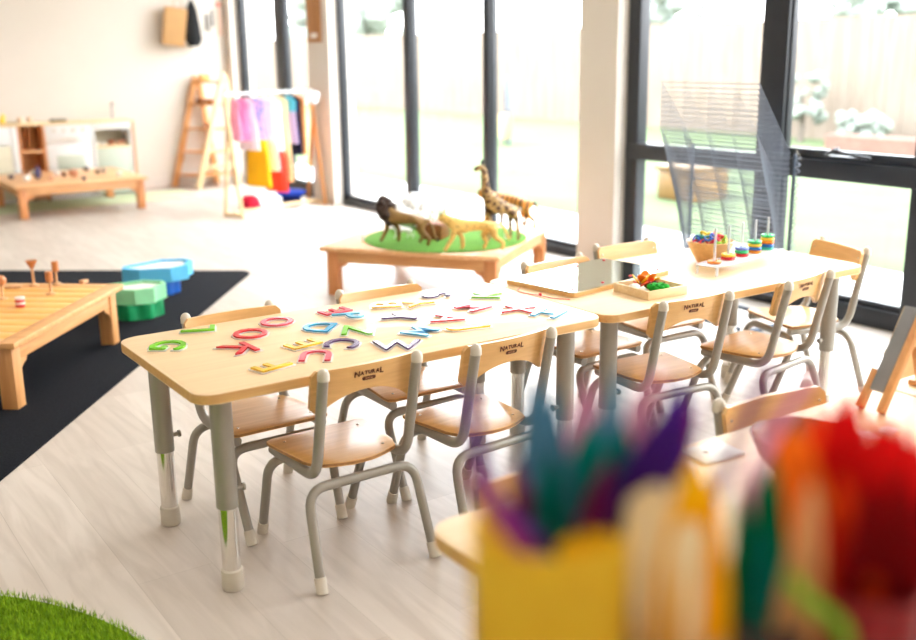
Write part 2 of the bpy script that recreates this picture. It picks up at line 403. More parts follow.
# ------------------------------------------------------------------ activity tables
TH = .5236
def make_table(name, label, L=1.2, W=.6, extra=None):
    t = empty(name, (0, 0, 0))
    b_ = B(); b_.prism(rrect(0, 0, L, W, .05, 8), TH-.025, TH, .0025, side_mi=1); b_.obj('tabletop', [M['top'], M['edge']], t)
    for x, y in ((.08, .08), (L-.08, .08), (L-.08, W-.08), (.08, W-.08)):
        lg = B().tube([(x, y, .215), (x, y, TH-.0255)], .0262, 20).obj('leg', M['legs'], t)
        B().tube([(x, y, .03), (x, y, .2149)], .0225, 20).obj('lower_tube', M['chrome'], lg)
        b2 = B(); b2.lathe([(0, 0), (.024, 0), (.027, .004), (.0265, .052), (.023, .055), (0, .055)], (x, y, 0), 20); b2.obj('foot_cap', M['cap'], lg)
        b3 = B(); s = 1 if x < L/2 else -1
        b3.tube([(x+s*.022, y, .255), (x+s*.040, y, .255)], .006, 8); b3.tube([(x+s*.040, y, .255), (x+s*.046, y, .255)], .010, 8); b3.obj('clamp_screw', M['legs'], lg)
    tag(t, label, 'table', 'maple activity tables on adjustable legs'); return t
t1 = make_table('activity_table', 'maple activity table with coloured letters spread over it, nearest pair on the left')
t1.location = (.746, 2.1237, 0)
t2 = copy_tree(t1); t2.location = (1.952, 2.1237, 0); t2['label'] = 'maple activity table nearer the window, carrying the mirror board and ring stacker'
t3 = copy_tree(t1); t3.location = (.805, .695, 0); t3['label'] = 'maple table behind the blurred feathers, carrying the brown bowl'
t4 = copy_tree(t1); t4.location = (2.012, .70, 0); t4['label'] = 'maple table at the right edge, carrying the framed tray'
TX = TH+.0005

# ------------------------------------------------------------------ chairs
def make_chair():
    c = empty('school_chair')
    rp_, rl = .0133, .0125
    for s in (-1, 1):
        fr = B().tube([(s*.128, -.186, .523), (s*.128, -.126, .258), (s*.126, .118, .258)], rp_, 12, .055).obj('back_post', M['legs'], c)
        b_ = B(); b_.lathe([(0, .016), (.006, .0150), (.0115, .010), (.0145, .002), (.0145, -.012), (.0135, -.0125)], (s*.128, -.1865, .527), 14); b_.obj('end_cap', M['cap'], fr)
        for nm, foot, sh, yy in (('rear', (s*.163, -.198, 0), (s*.150, -.122, .2325), -1), ('front', (s*.135, .197, 0), (s*.146, .105, .2325), 1)):
            fo = Vector(foot); sh = Vector(sh); dv = (sh-fo).normalized()
            lg = B().tube([fo+dv*.006, sh, (0, sh.y, .2325)], rl, 12, .05).obj('leg', M['legs'], c)
            cp = B(); a = fo+Vector((0, 0, .003)); cp.tube([fo+Vector((0, 0, .001)), fo+dv*.040], [.0155, .0150], 12); cp.obj('foot_cap', M['cap'], lg)
    # seat
    pts = [(.145, .10), (.143, .118), (.125, .128), (-.125, .128), (-.143, .118), (-.145, .10), (-.128, -.06), (-.112, -.10)]
    for k in range(1, 8): t = k/8; pts.append((-.112+.224*t, -.10-.034*sin(pi*t)))
    pts += [(.112, -.10), (.128, -.06)]
    b_ = B(); b_.prism(pts, .2715, .282, .002, side_mi=1)
    st = b_.obj('seat', [M['ply'], M['plyedge']], c)
    for x, y in ((-.108, .085), (.108, .085), (-.09, -.075), (.09, -.075)):
        B().ball((x, y, .2823), .0042, 1, (1, 1, .5)).obj('screw', M['spec'], st)
    # back board, curved and arched
    n = 24; th = .011; b_ = B(); ring = []
    for i in range(n+1):
        u = -1+2*i/n; x = .145*u
        top = .532; bot = .425+.043*max(0, 1-(u/.80)**2)**.8
        e = max(0, abs(u)-.90)/.10; cut = .012*(1-math.sqrt(max(0, 1-e*e)))
        top -= cut; bot += cut
        def yy(z): return -.1525-.016*(1-u*u)-.215*(z-.48)
        ring.append([b_.bm.verts.new((x, yy(bot)-0*th, bot)), b_.bm.verts.new((x, yy(top), top)), b_.bm.verts.new((x, yy(top)+th, top)), b_.bm.verts.new((x, yy(bot)+th, bot))])
    for a, q in zip(ring, ring[1:]):
        for k in range(4): b_.bm.faces.new((a[k], a[(k+1) % 4], q[(k+1) % 4], q[k]))
    b_.bm.faces.new(ring[0]); b_.bm.faces.new(ring[-1][::-1])
    bb = b_.obj('backrest', M['ply'], c, ang=35)
    # printed wordmark on the rear face of the backrest
    mt = Matrix.Translation((0.0, -.1525-.016-.215*(.503-.48)-.0012, .503)) @ Matrix.Rotation(R(90)+math.atan(.215), 4, 'X')
    g = bmesh.new(); x = 0
    for ch, sz, dy in (('N', .020, 0), ('A', .0135, .0025), ('T', .0135, .003), ('U', .0135, .003), ('R', .0135, .003), ('A', .0135, .0025), ('L', .020, 0)):
        me = text_mesh(ch, sz, .0003, .0006, False)
        xs = [v.co.x for v in me.vertices]; w = max(xs)-min(xs)
        for v in me.vertices: v.co.x += x-min(xs); v.co.y += dy
        x += w+.0012; g.from_mesh(me); bpy.data.meshes.remove(me)
    for v in g.verts: v.co.x -= x/2
    tmp = bpy.data.meshes.new('w'); g.to_mesh(tmp); g.free()
    b_ = B(); b_.bm.from_mesh(tmp); 
    b_.prism(rrect(-.0185, -.0125, .0185, -.003, .0046, 5), -.0003, .0003)
    bmesh.ops.transform(b_.bm, matrix=mt, verts=b_.bm.verts); lo = b_.obj('printed_wordmark', M['logo'], bb, smooth=False)
    me = text_mesh('SPACES', .0068, .0003, 0); b_ = B(); b_.bm.from_mesh(me)
    bmesh.ops.transform(b_.bm, matrix=mt @ Matrix.Translation((0, -.0078, .0003)), verts=b_.bm.verts)
    b_.obj('printed_small_word', colour('print_tan', (196, 142, 92)), bb, smooth=False)
    for x, z in ((-.128, .505), (.128, .505)):
        B().ball((x, -.1525-.016*.22-.215*(z-.48)+th+.0005, z), .0042, 1, (1, .5, 1)).obj('screw', M['spec'], bb)
    return c
chair0 = make_chair()
CH = [
 (1.148, 2.250, 0.9, 'beech chair nearest the camera, pulled up below the red U letter'),
 (1.543, 2.222, 3.8, 'beech chair with the blue-purple feathers crossing it, second along the near side'),
 (2.264, 2.250, -4.5, 'beech chair in front of the tray of felt shapes, third along the near side'),
 (2.724, 2.236, 8.0, 'beech chair in front of the ring stacker, last along the near side'),
 (1.088, 2.587, 181.0, 'beech chair across the table from the nearest one, by the black mat'),
 (1.572, 2.588, 179.8, 'beech chair behind the letter table, facing the animal table corner'),
 (2.300, 2.600, 182.0, 'beech chair tucked in behind the mirror board, its back left of the white pier'),
 (2.705, 2.692, 178.6, 'beech chair behind the mirror table, its back in front of the dark window frame'),
 (3.165, 2.410, 73.0, 'beech chair at the window end of the far table'),
 (1.703, 1.190, 175.3, 'beech chair behind the brown bowl, its back tinted by pink feathers'),
 (1.075, 1.165, 176, 'beech chair at the left corner of the nearest table, mostly hidden by feathers'),
 (2.330, 1.215, 178, 'beech chair at the right edge behind the grey stand'),
]
for i, (x, y, a, lab) in enumerate(CH):
    o = chair0 if i == 0 else copy_tree(chair0)
    o.location = (x, y, 0); o.rotation_euler = (0, 0, R(a)); o.scale = (1, 1, 1.022); tag(o, lab, 'chair', 'beech and grey tube school chairs')

# ------------------------------------------------------------------ acrylic letters
LC = {'green': (132, 214, 34), 'red': (226, 44, 52), 'pink': (232, 70, 92), 'yellow': (246, 205, 20), 'blue': (40, 170, 215), 'sky': (96, 192, 224), 'purple': (88, 52, 110)}
for k, v in LC.items(): M['L'+k] = see_through('letter_'+k, v, .34, .2)
M['Lrim'] = see_through('letter_clear_rim', (252, 246, 240), .35, .15)
LT_ = [('G', 169, 346, 1, 0, 'green', 'light green letter G at the left corner of the table'),
 ('L', 198, 329.5, -1, .06, 'green', 'light green letter L lying at the far edge near the G'),
 ('K', 238, 349.5, 19, 9, 'red', 'red letter K below the two red rings'),
 ('O', 250.5, 334.5, 1, .05, 'red', 'red letter O nearer the K'),
 ('O', 277, 322.5, 1, .08, 'pink', 'pinkish red letter O nearer the far edge of the table'),
 ('F', 272, 367, -1, .28, 'yellow', 'yellow letter F closest to the near table edge'),
 ('D', 318, 328, -12, 9, 'blue', 'blue letter D right of the red rings'),
 ('E', 303, 345, -1, .25, 'yellow', 'yellow letter E left of the purple C'),
 ('U', 316, 356.5, -.3, 1, 'pink', 'red letter U opening toward the nearest chair'),
 ('C', 343, 344, 1, .05, 'purple', 'purple letter C above the red U'),
 ('E', 335, 312, -1, .2, 'pink', 'pink letter E half under the blue P'),
 ('P', 349, 316.5, 1, -.08, 'sky', 'blue letter P overlapping the pink E'),
 ('N', 358, 331, .25, -1, 'green', 'light green letter N near the middle of the table'),
 ('B', 386, 305.5, -1, .05, 'yellow', 'yellow letter B along the far table edge'),
 ('Y', 420, 304, -1, .1, 'yellow', 'yellow letter Y just right of the yellow B'),
 ('S', 436, 296, 1, -.1, 'purple', 'purple letter S at the far edge beside the yellow Y'),
 ('K', 487, 295.5, -1, -.02, 'green', 'light green letter K near the gap between the tables'),
 ('Y', 402, 318, -1, -.1, 'purple', 'purple letter Y in the middle below the yellow B'),
 ('A', 449, 319.5, 1, .03, 'red', 'red letter A between the purple Y and red M'),
 ('M', 473, 308, 1, -.25, 'pink', 'red letter M above the red A'),
 ('M', 420, 332, -1, -.12, 'sky', 'pale blue letter M beside the yellow J'),
 ('W', 397, 346, -.1, -1, 'purple', 'dark purple letter W near the near table edge'),
 ('J', 468, 328, 1, -.12, 'yellow', 'yellow letter J above the second chair back'),
 ('X', 519, 310, 1, .03, 'red', 'red letter X left of the pale blue H'),
 ('H', 549, 314, 16, -8, 'sky', 'pale blue letter H at the right corner of the letter table')]
rim_h = {}
gz = {}
for i, (ch, u, v, du, dv, c, lab) in enumerate(LT_):
    zt = TX + (.0076 if lab.startswith('blue letter P') else 0)
    p = at(u, v, z=zt+.002); k = 6/math.hypot(du, dv)
    q = at(u+du*k, v+dv*k, z=zt+.002); ang = math.atan2(q.y-p.y, q.x-p.x)-pi/2
    key = (ch, c)
    sz = .118 if ch in 'WM' else .129
    if key not in gz:
        me = text_mesh(ch, sz, .0022, .0010); me.materials.append(M['L'+c]); gz[key] = me
    if ch not in rim_h:
        me = text_mesh(ch, sz, .0012, .0056); me.materials.append(M['Lrim']); rim_h[ch] = me
    o = add('acrylic_letter', gz[key], None, (p.x, p.y, zt+.0050), ang)
    add('clear_rim', rim_h[ch], o, (0, 0, -.0038))
    tag(o, lab, 'letter', 'translucent letters on the maple table')

# ------------------------------------------------------------------ things on the far table
mb = empty('mirror_board', (2.243, 2.535, TX), R(8.5))
B().prism(rrect(-.245, -.145, .245, .145, .012), 0, .012, .001).obj('wooden_base', M['edge'], mb)
B().prism(rrect(-.243, -.143, .243, .143, .011), .0122, .0165, .0008).obj('mirror_sheet', M['mirror'], mb, smooth=False)
for x in (-.215, -.07, .07, .215):
    for y in (-.115, .115):
        B().lathe([(.0055, 0), (.0055, .0015), (.003, .003), (0, .0032)], (x, y, .0167), 10).obj('screw', colour('red_screw', (196, 40, 40)), mb)
tag(mb, 'wooden board topped with a mirror sheet and small red screws', 'mirror')
st = B(); p0 = Vector((1.995, 2.44, TX+.002))
pts = [p0+Vector(q) for q in ((-.02, .12, 0), (-.06, .085, 0), (-.055, .04, 0), (-.035, .0, 0), (-.03, -.06, 0), (-.005, -.085, 0), (.002, -.10, 0))]
st.tube(pts, .0013, 6, .02); so = st.obj('red_string', colour('red_string', (205, 45, 45)))
B().ball(p0+Vector((-.035, -.002, .003)), .006, 1).obj('bead', colour('red_string', (205, 45, 45)), so)
tag(so, 'thin red string with a bead lying beside the mirror board', 'string')

tr = empty('wooden_tray', (2.262, 2.272, TX), R(-2))
B().box((-.079, -.079, 0), (.079, .079, .005)).obj('base', M['pale_x'], tr, smooth=False)
for x0, y0, x1, y1 in ((-.08, -.08, .08, -.073), (-.08, .073, .08, .08), (-.08, -.0729, -.073, .0729), (.073, -.0729, .08, .0729)):
    B().box((x0, y0, 0), (x1, y1, .027), .001).obj('side', M['pale_x'], tr)
tag(tr, 'square shallow pale wooden tray holding felt shapes and stones', 'tray')
def on_tray(x, y, z=.0055): return Matrix.Translation((2.262, 2.272, TX)) @ Matrix.Rotation(R(-2), 4, 'Z') @ Vector((x, y, z))
b_ = B(); 
for i in range(22):
    a = random.uniform(0, 2*pi); r = .024*math.sqrt(random.random()); b_.ball((r*cos(a)*1.5, r*sin(a), .016+.010*random.random()), .013, 2, (1, 1, .8))
b_.lathe([(0, 0), (.022, 0), (.022, .014), (0, .016)], (0, 0, 0), 12); o = b_.obj('felt_bush', colour('bush_green', (14, 150, 32), rough=.9, var=.2, scale=90), None, on_tray(-.012, -.042)); b_ = B()
for i in range(8):
    a = random.uniform(0, 2*pi); b_.ball((.026*cos(a), .02*sin(a), .033), .0025, 1)
b_.obj('dark_dots', M['black_cloth'], o); tag(o, 'bright green dotted bush shape at the front corner of the tray', 'bush toy')
for i, (x, y, s, lab) in enumerate(((-.055, .012, 1.1, 'larger white pebble at the left corner of the wooden tray'), (-.052, -.022, .9, 'rounded cream pebble beside the green bush in the tray'))):
    o = B().ball((0, 0, .013*s), .018*s, 2, (1.1, .85, .72), .04).obj('pebble', colour('pebble_white', (232, 224, 214), rough=.6), None, on_tray(x, y), .4*i); tag(o, lab, 'pebble', 'pebbles in the wooden tray')
def butterfly(loc, rz, cols, lab):
    t = empty('felt_butterfly', loc, rz)
    for s in (-1, 1):
        for k, (l, w, tilt, cc) in enumerate(((.030, .020, 50, cols[0]), (.020, .014, 30, cols[1]))):
            b_ = B(); n = 14
            b_.prism([(l/2+l/2*cos(2*pi*j/n), w/2*sin(2*pi*j/n)*(1+.3*cos(2*pi*j/n))) for j in range(n)], -.001, .001, mtx=Matrix.Translation((0, .008-.016*k, .012)) @ Matrix.Rotation(0 if s > 0 else pi, 4, 'Z') @ Matrix.Rotation(-R(tilt), 4, 'Y'))
            b_.obj('wing', cc, t)
    B().tube([(0, -.02, .006), (0, 0, .011), (0, .022, .014)], [.003, .005, .003], 8).obj('body', colour('bug_brown', (120, 60, 20)), t)
    B().box((-.004, -.004, 0), (.004, .004, .009)).obj('stand', colour('bug_brown', (120, 60, 20)), t)
    t.scale = (1.35, 1.35, 1.35)
    return tag(t, lab, 'butterfly toy', 'felt butterflies in the wooden tray')
og, yl, rd = colour('butterfly_orange', (244, 130, 20)), colour('butterfly_yellow', (250, 195, 30)), colour('butterfly_red', (206, 60, 20))
butterfly(on_tray(.012, .030, .0057), R(30), (og, rd), 'orange winged butterfly standing highest in the tray')
butterfly(on_tray(-.020, .022, .0057), R(-40), (yl, rd), 'yellow winged butterfly left of the orange one')
butterfly(on_tray(.048, .046, .0057), R(80), (og, yl), 'orange and yellow butterfly toward the back of the tray')
o = B().prism([(-.035, -.02), (.03, -.026), (.04, 0), (.02, .022), (-.03, .018)], 0, .006, .001).obj('felt_leaf', colour('white_felt', (225, 232, 228), rough=.9), None, on_tray(.035, -.008, .0057), .3); tag(o, 'pale green-white felt leaf lying in the tray', 'leaf toy')
o = B().prism([(-.012, -.008), (.016, -.008), (.018, .006), (-.01, .008)], 0, .008, .001).obj('dark_stone', M['black_cloth'], None, on_tray(.055, -.045, .0057), .1); tag(o, 'small black stone at the right corner of the tray', 'stone')

BW = Vector((2.768, 2.492, TX))
bo = empty('wooden_bowl', BW)
B().lathe([(0, 0), (.043, 0), (.047, .004), (.068, .04), (.083, .076), (.080, .078), (.074, .068), (.058, .036), (.036, .009), (0, .008)], seg=36).obj('shell', M['ply'], bo)
tag(bo, 'pale wooden bowl heaped with coloured plastic links behind the ring stacker', 'bowl')
lk = [colour('link_red', (214, 44, 70)), colour('link_yellow', (246, 210, 50)), colour('link_blue', (44, 96, 190)), colour('link_green', (150, 205, 60)), colour('link_teal', (30, 150, 130))]
ln = ['red', 'yellow', 'blue', 'lime green', 'teal']
def torus(b_, c, R_, r, mtx=None, seg=16, rs=8, fl=1):
    g = []
    for i in range(seg):
        a = 2*pi*i/seg
        g.append([b_.bm.verts.new(((R_+r*cos(2*pi*j/rs))*cos(a), (R_+r*cos(2*pi*j/rs))*sin(a), r*fl*sin(2*pi*j/rs))) for j in range(rs)])
    for i in range(seg):
        for j in range(rs): b_.bm.faces.new((g[i][j], g[(i+1) % seg][j], g[(i+1) % seg][(j+1) % rs], g[i][(j+1) % rs]))
    bmesh.ops.transform(b_.bm, matrix=Matrix.Translation(Vector(c)) @ (mtx or Matrix()), verts=[v for r_ in g for v in r_])
    return b_
lms = []
for mm in lk:
    b_ = B(); torus(b_, (0, 0, 0), .0125, .0038, seg=14, rs=6); lms.append(b_.mesh('plastic_link', mm))
for i in range(34):
    a = i*2.399; r = .058*math.sqrt((i+.5)/34); z = .066+.034*(1-(r/.062)**2)+random.uniform(-.004, .004)
    if i == 0: z = .10
    o = add('plastic_link', lms[i % 5], None, BW+Vector((r*cos(a), r*sin(a), z))); o.rotation_euler = (random.uniform(-.7, .7), random.uniform(-.7, .7), random.uniform(0, 6))
    tag(o, ln[i % 5]+' plastic ring link heaped in the pale wooden bowl', 'link', ln[i % 5]+' links in the wooden bowl')

rs_ = empty('ring_stacker', (2.800, 2.378, TX), R(9.5))
b_ = B(); b_.prism(rrect(-.22, -.045, .22, .045, .012), .030, .034, .0008); b_.obj('platform', M['acryl'], rs_)
for x, y in ((-.21, -.038), (.21, -.038), (-.21, .038), (.21, .038)): B().box((x-.005, y-.003, 0), (x+.005, y+.003, .0299)).obj('leg', M['acryl'], rs_, smooth=False)
RC = {'orange': (246, 150, 30), 'red': (222, 40, 50), 'yellow': (248, 205, 60), 'blue': (30, 120, 200), 'green': (60, 200, 120), 'teal': (60, 190, 170), 'lime': (150, 220, 110), 'lilac': (130, 150, 220)}
stacks = [['orange'], ['red', 'yellow'], ['red', 'green', 'lilac'], ['orange', 'blue', 'yellow', 'green'], ['teal', 'blue', 'orange', 'yellow', 'green']]
pos = ['first', 'second', 'third', 'fourth', 'last']
hm = Matrix.Rotation(R(9.5), 4, 'Z')
for k, stx in enumerate(stacks):
    x = -.168+.084*k
    B().tube([(x, 0, .0341), (x, 0, .152)], .0045, 10).obj('post', M['acryl'], rs_)
    for j, cn in enumerate(stx):
        b_ = B(); torus(b_, (0, 0, 0), .0185, .0065, seg=18, rs=8, fl=.85)
        o = b_.obj('stacking_ring', see_through('ring_'+cn, RC[cn], .25) if 'ring_'+cn not in bpy.data.materials else bpy.data.materials['ring_'+cn], None, Vector((2.800, 2.378, TX+.0398+.0114*j))+hm @ Vector((x, 0, 0)))
        place = 'the only ring' if len(stx) == 1 else ('lowest ring' if j == 0 else ('top ring' if j == len(stx)-1 else f'ring above the {stx[j-1]} one'))
        tag(o, f'{cn} ring, {place} on the {pos[k]} clear post from the left', 'stacking ring', 'rings on the clear stacker')
tag(rs_, 'clear acrylic ring stacker with five upright posts', 'ring stacker')

# ------------------------------------------------------------------ low wooden tables
def low_table(name, L, W, H, mats, slats, label):
    t = empty(name); mt_, mz, ms = mats; f = .07
    if slats:
        for x0, y0, x1, y1 in ((-L/2, -W/2, -L/2+f, W/2), (L/2-f, -W/2, L/2, W/2), (-L/2+f+.0004, -W/2, L/2-f-.0004, -W/2+f), (-L/2+f+.0004, W/2-f, L/2-f-.0004, W/2)):
            B().box((x0, y0, H-.024), (x1, y1, H), .004).obj('frame_board', mt_, t)
        n = slats; iw = W-2*f
        for i in range(n):
            y0 = -W/2+f+iw*i/n
            B().box((-L/2+f+.001, y0+.0012, H-.022), (L/2-f-.001, y0+iw/n-.0012, H-.001), .0025).obj('slat', ms, t)
    else: B().box((-L/2, -W/2, H-.024), (L/2, W/2, H), .005).obj('tabletop', mt_, t)
    iN = .028; lw = .062
    for sx in (-1, 1):
        for sy in (-1, 1):
            cx, cy = sx*(L/2-iN-lw/2), sy*(W/2-iN-lw/2)
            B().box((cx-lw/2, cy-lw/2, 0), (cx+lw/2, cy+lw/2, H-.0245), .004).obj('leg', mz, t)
            for ax in (0, 1):
                q = [(0, 0), (.055, 0)]+[(.055-.05*sin(R(a))-.005*sin(R(a)), -.055+.045*cos(R(a))-.005) for a in range(10, 91, 16)]+[(0, -.06)]
                b_ = B(); b_.prism(q, -.010, .010)
                mm = Matrix.Rotation(R(90), 4, 'X')
                if ax == 0: mm = Matrix.Translation((cx-sx*(lw/2+.0003), sy*(W/2-iN-.016), H-.0855)) @ Matrix.Scale(-sx, 4, (1, 0, 0)) @ mm
                else: mm = Matrix.Translation((sx*(L/2-iN-.016), cy-sy*(lw/2+.0003), H-.0855)) @ Matrix.Scale(-sy, 4, (0, 1, 0)) @ Matrix.Rotation(R(90), 4, 'Z') @ mm
                bmesh.ops.transform(b_.bm, matrix=mm, verts=b_.bm.verts); b_.obj('corner_bracket', mz, t)
    e = iN+lw+.0005
    for sy in (-1, 1): y = sy*(W/2-iN-.016); B().box((-L/2+e, y-.011, H-.085), (L/2-e, y+.011, H-.0245), .002).obj('apron', mt_, t)
    for sx in (-1, 1): x = sx*(L/2-iN-.016); B().box((x-.011, -W/2+e, H-.085), (x+.011, W/2-e, H-.0245), .002).obj('apron', M['pine_y'], t)
    tag(t, label, 'low table', 'low wooden play tables'); return t
LH = .265
# left table: right edge runs along e at 50 degrees
e = Vector((.633, .774, 0)); pp = Vector((.774, -.633, 0))
mid = (Vector((.70, 3.853, 0))+Vector((1.316, 4.612, 0)))/2
ltc = mid-pp*.5
LTA = math.atan2(-pp.y, -pp.x)+pi
lt = low_table('low_table', 1.0, .985, LH, (M['pine'], M['pine_z'], M['slat']), 9, 'honey slatted low table on the black mat')
lt.location = ltc; lt.rotation_euler = (0, 0, LTA)
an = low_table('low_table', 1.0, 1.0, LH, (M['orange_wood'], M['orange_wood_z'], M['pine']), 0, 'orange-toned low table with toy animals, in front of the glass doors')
AC = Vector((3.135, 4.78, 0)); an.location = AC; an.rotation_euler = (0, 0, R(35.6))
kt = low_table('low_table', 1.06, 1.02, LH, (M['orange_wood'], M['orange_wood_z'], M['pine']), 0, 'orange-toned low table scattered with stones before the play kitchen')
kt.location = (2.248, 9.21, .0037); 

# ------------------------------------------------------------------ rugs
e_r = Vector((-1.89, -2.597, 0)).normalized(); e_f = Vector((-1.213, .931, 0)).normalized()
c0 = Vector((2.41, 5.725, 0)); ang = math.atan2(e_f.y, e_f.x)
b_ = B(); b_.prism(rrect(0, 0, 2.6, 3.33, .09), .0006, .006, .0015)
o = b_.obj('floor_mat', M['mat'], None, c0, ang); tag(o, 'large charcoal woven floor mat under the slatted table', 'mat')
b_ = B(); b_.prism(rrect(0, 0, 3.36, .60, .03), .0006, .0035, .001); o = b_.obj('floor_rug', M['paleturf'], None, (.05, 9.17, 0)); tag(o, 'pale green rug under the table by the play kitchen', 'rug')
# grass rug with blades
gc = Vector((-.2687, 1.8933, 0)); gr = .862
b_ = B(); b_.lathe([(0, .0006), (gr-.01, .0006), (gr-.008, .008), (0, .008)], (0, 0, 0), 64)
go = b_.obj('grass_rug', plain('turf_backing', (112, 150, 26), .95, var=.2, scale=40, spec=.1), None, gc); tag(go, 'round bright green artificial grass rug at the bottom left corner', 'rug')
b_ = B(); rg = random.Random(3)
for i in range(90000):
    a = rg.uniform(0, 2*pi); r = gr*math.sqrt(rg.random())
    x, y = r*cos(a), r*sin(a)
    if (x < .42 or y < -.15) and rg.random() > .12: continue
    h = rg.uniform(.010, .019); t = rg.uniform(0, 2*pi); l = rg.uniform(0, .012); w = .0014
    dx, dy = w*cos(t+1.57), w*sin(t+1.57)
    v = [b_.bm.verts.new(q) for q in ((x-dx, y-dy, .008), (x+dx, y+dy, .008), (x+l*cos(t), y+l*sin(t), .008+h))]
    f_ = b_.bm.faces.new(v); f_.material_index = rg.choice((0, 0, 1, 2))
me = bpy.data.meshes.new('grass_blades'); b_.bm.to_mesh(me); b_.bm.free()
for nm, c in (('blade_mid', (140, 178, 28)), ('blade_light', (172, 204, 52)), ('blade_dark', (104, 142, 20))): me.materials.append(plain(nm, c, .6, var=.1, spec=.2))
tag(add('grass_blades', me, go), kind='stuff')

# ------------------------------------------------------------------ pods on the mat
def pod(name, poly, z0, z1, loc, rz, mat, inner, label, tub=True, cat='tub'):
    t = empty(name, loc, rz); n = len(poly)
    if tub:
        inn = [(x*.86, y*.86) for x, y in poly]; b_ = B()
        lo = [b_.bm.verts.new((x, y, z0)) for x, y in poly]; hi = [b_.bm.verts.new((x, y, z1)) for x, y in poly]
        ih = [b_.bm.verts.new((x, y, z1)) for x, y in inn]; il = [b_.bm.verts.new((x, y, z1-.018)) for x, y in inn]
        for k in range(n):
            k2 = (k+1) % n
            b_.bm.faces.new((lo[k], lo[k2], hi[k2], hi[k])); b_.bm.faces.new((hi[k], hi[k2], ih[k2], ih[k])); b_.bm.faces.new((ih[k], ih[k2], il[k2], il[k]))
        b_.bm.faces.new(lo[::-1]); b_.obj('wall', mat, t, ang=30)
        B().prism([(x*.98, y*.98) for x, y in inn], z1-.0178, z1-.012).obj('inset', inner, t, smooth=False)
    else: B().prism(poly, z0, z1, .004).obj('block', mat, t, ang=30)
    return tag(t, label, cat, 'coloured foam tubs on the black mat')
def flower(r, n, amp, m=64): return [(r*(1+amp*cos(n*2*pi*k/m))*cos(2*pi*k/m), r*(1+amp*cos(n*2*pi*k/m))*sin(2*pi*k/m)) for k in range(m)]
pod('foam_tub', flower(.125, 8, .09), .0065, .082, (1.50, 5.055, 0), .2, colour('dark_green_foam', (6, 142, 84), rough=.5), None, 'dark green scalloped tub on the black mat, under the light green one', False)
hexg = [(-.14, -.05), (-.02, -.115), (.075, -.10), (.10, -.045), (.145, -.01), (.14, .06), (.05, .12), (-.05, .10), (-.15, .09), (-.185, .03)]
M['inset'] = colour('whitish_inset', (226, 222, 214))
p = pod('foam_tub', [(x*.98, y*.98) for x, y in hexg], .0825, .157, (1.505, 5.045, 0), R(-12), colour('light_green_foam', (142, 214, 160), rough=.5), M['inset'], 'light green tub with pale inset, stacked on the dark green one')
pod('foam_tub', flower(.085, 5, .10), .0065, .080, (1.775, 5.47, 0), .9, colour('dark_blue_foam', (8, 92, 184), rough=.5), None, 'dark blue tub on the black mat, under the light blue one', False)
pod('foam_tub', [(x*1.18, y*1.18) for x, y in hexg], .0805, .156, (1.795, 5.50, 0), R(8), colour('light_blue_foam', (92, 184, 228), rough=.5), M['inset'], 'light blue tub with pale inset, stacked on the dark blue one')

# ------------------------------------------------------------------ wooden pieces on the slatted table
def goblet(u, v, kind, label, hh=.078):
    p = at(u, v, z=LH+.001); t = empty('wooden_stand', (p.x, p.y, LH+.0005))
    B().lathe([(0, 0), (.021, 0), (.021, .004), (.006, .012), (0, .013)], seg=18).obj('foot', M['peg'], t)
    B().tube([(0, 0, .0125), (0, 0, hh)], .0052, 10).obj('stem', M['peg'], t)
    b_ = B()
    if kind == 'cone': b_.lathe([(0, hh), (.006, hh), (.026, hh+.036), (.022, hh+.036), (0, hh+.018)], seg=20)
    elif kind == 'cyl': b_.lathe([(0, hh-.02), (.015, hh-.02), (.015, hh+.024), (.011, hh+.024), (0, hh+.02)], seg=20)
    else: b_.lathe([(0, hh-.012)]+[(.022*sin(R(a)), hh+.01-.022*cos(R(a))) for a in range(15, 166, 15)]+[(0, hh+.032)], seg=20)
    b_.obj('cup', M['copper'], t)
    return tag(t, label, 'wooden stand', 'small wooden stands on the slatted table')
goblet(34, 285.5, 'cone', 'wooden stand with a funnel-shaped copper cup')
goblet(51, 294, 'cyl', 'wooden stand with a short cylinder cup, nearest of the three', .075)
goblet(57, 284.5, 'cyl', 'wooden stand with a tall cylinder cup, beside the funnel one', .082)
goblet(3, 299, 'ball', 'wooden stand with a round copper head at the left edge', .07)
p = at(20.5, 306.5, z=LH); sp = empty('striped_spool', (p.x, p.y, LH+.0005))
for i in range(4): B().lathe([(0, 0), (.019, 0), (.019, .0098), (0, .0098)], (0, 0, .01*i), 18).obj('band', colour('spool_red', (206, 40, 44)) if i % 2 == 0 else colour('spool_white', (240, 220, 214)), sp)
tag(sp, 'small red and white striped spool on the slatted table', 'spool')
p = at(84, 283, z=LH); tag(B().box((-.018, -.013, 0), (.018, .013, .014), .004).obj('wooden_block', M['peg'], None, (p.x, p.y, LH+.0005), .5), 'small pale block near the far right corner of the slatted table', 'block')
p = at(13, 288, z=LH); tag(B().box((-.035, -.011, 0), (.035, .011, .010), .003).obj('wooden_slip', M['peg'], None, (p.x, p.y, LH+.0005), -.3), 'flat wooden slip lying behind the striped spool', 'wooden slip')

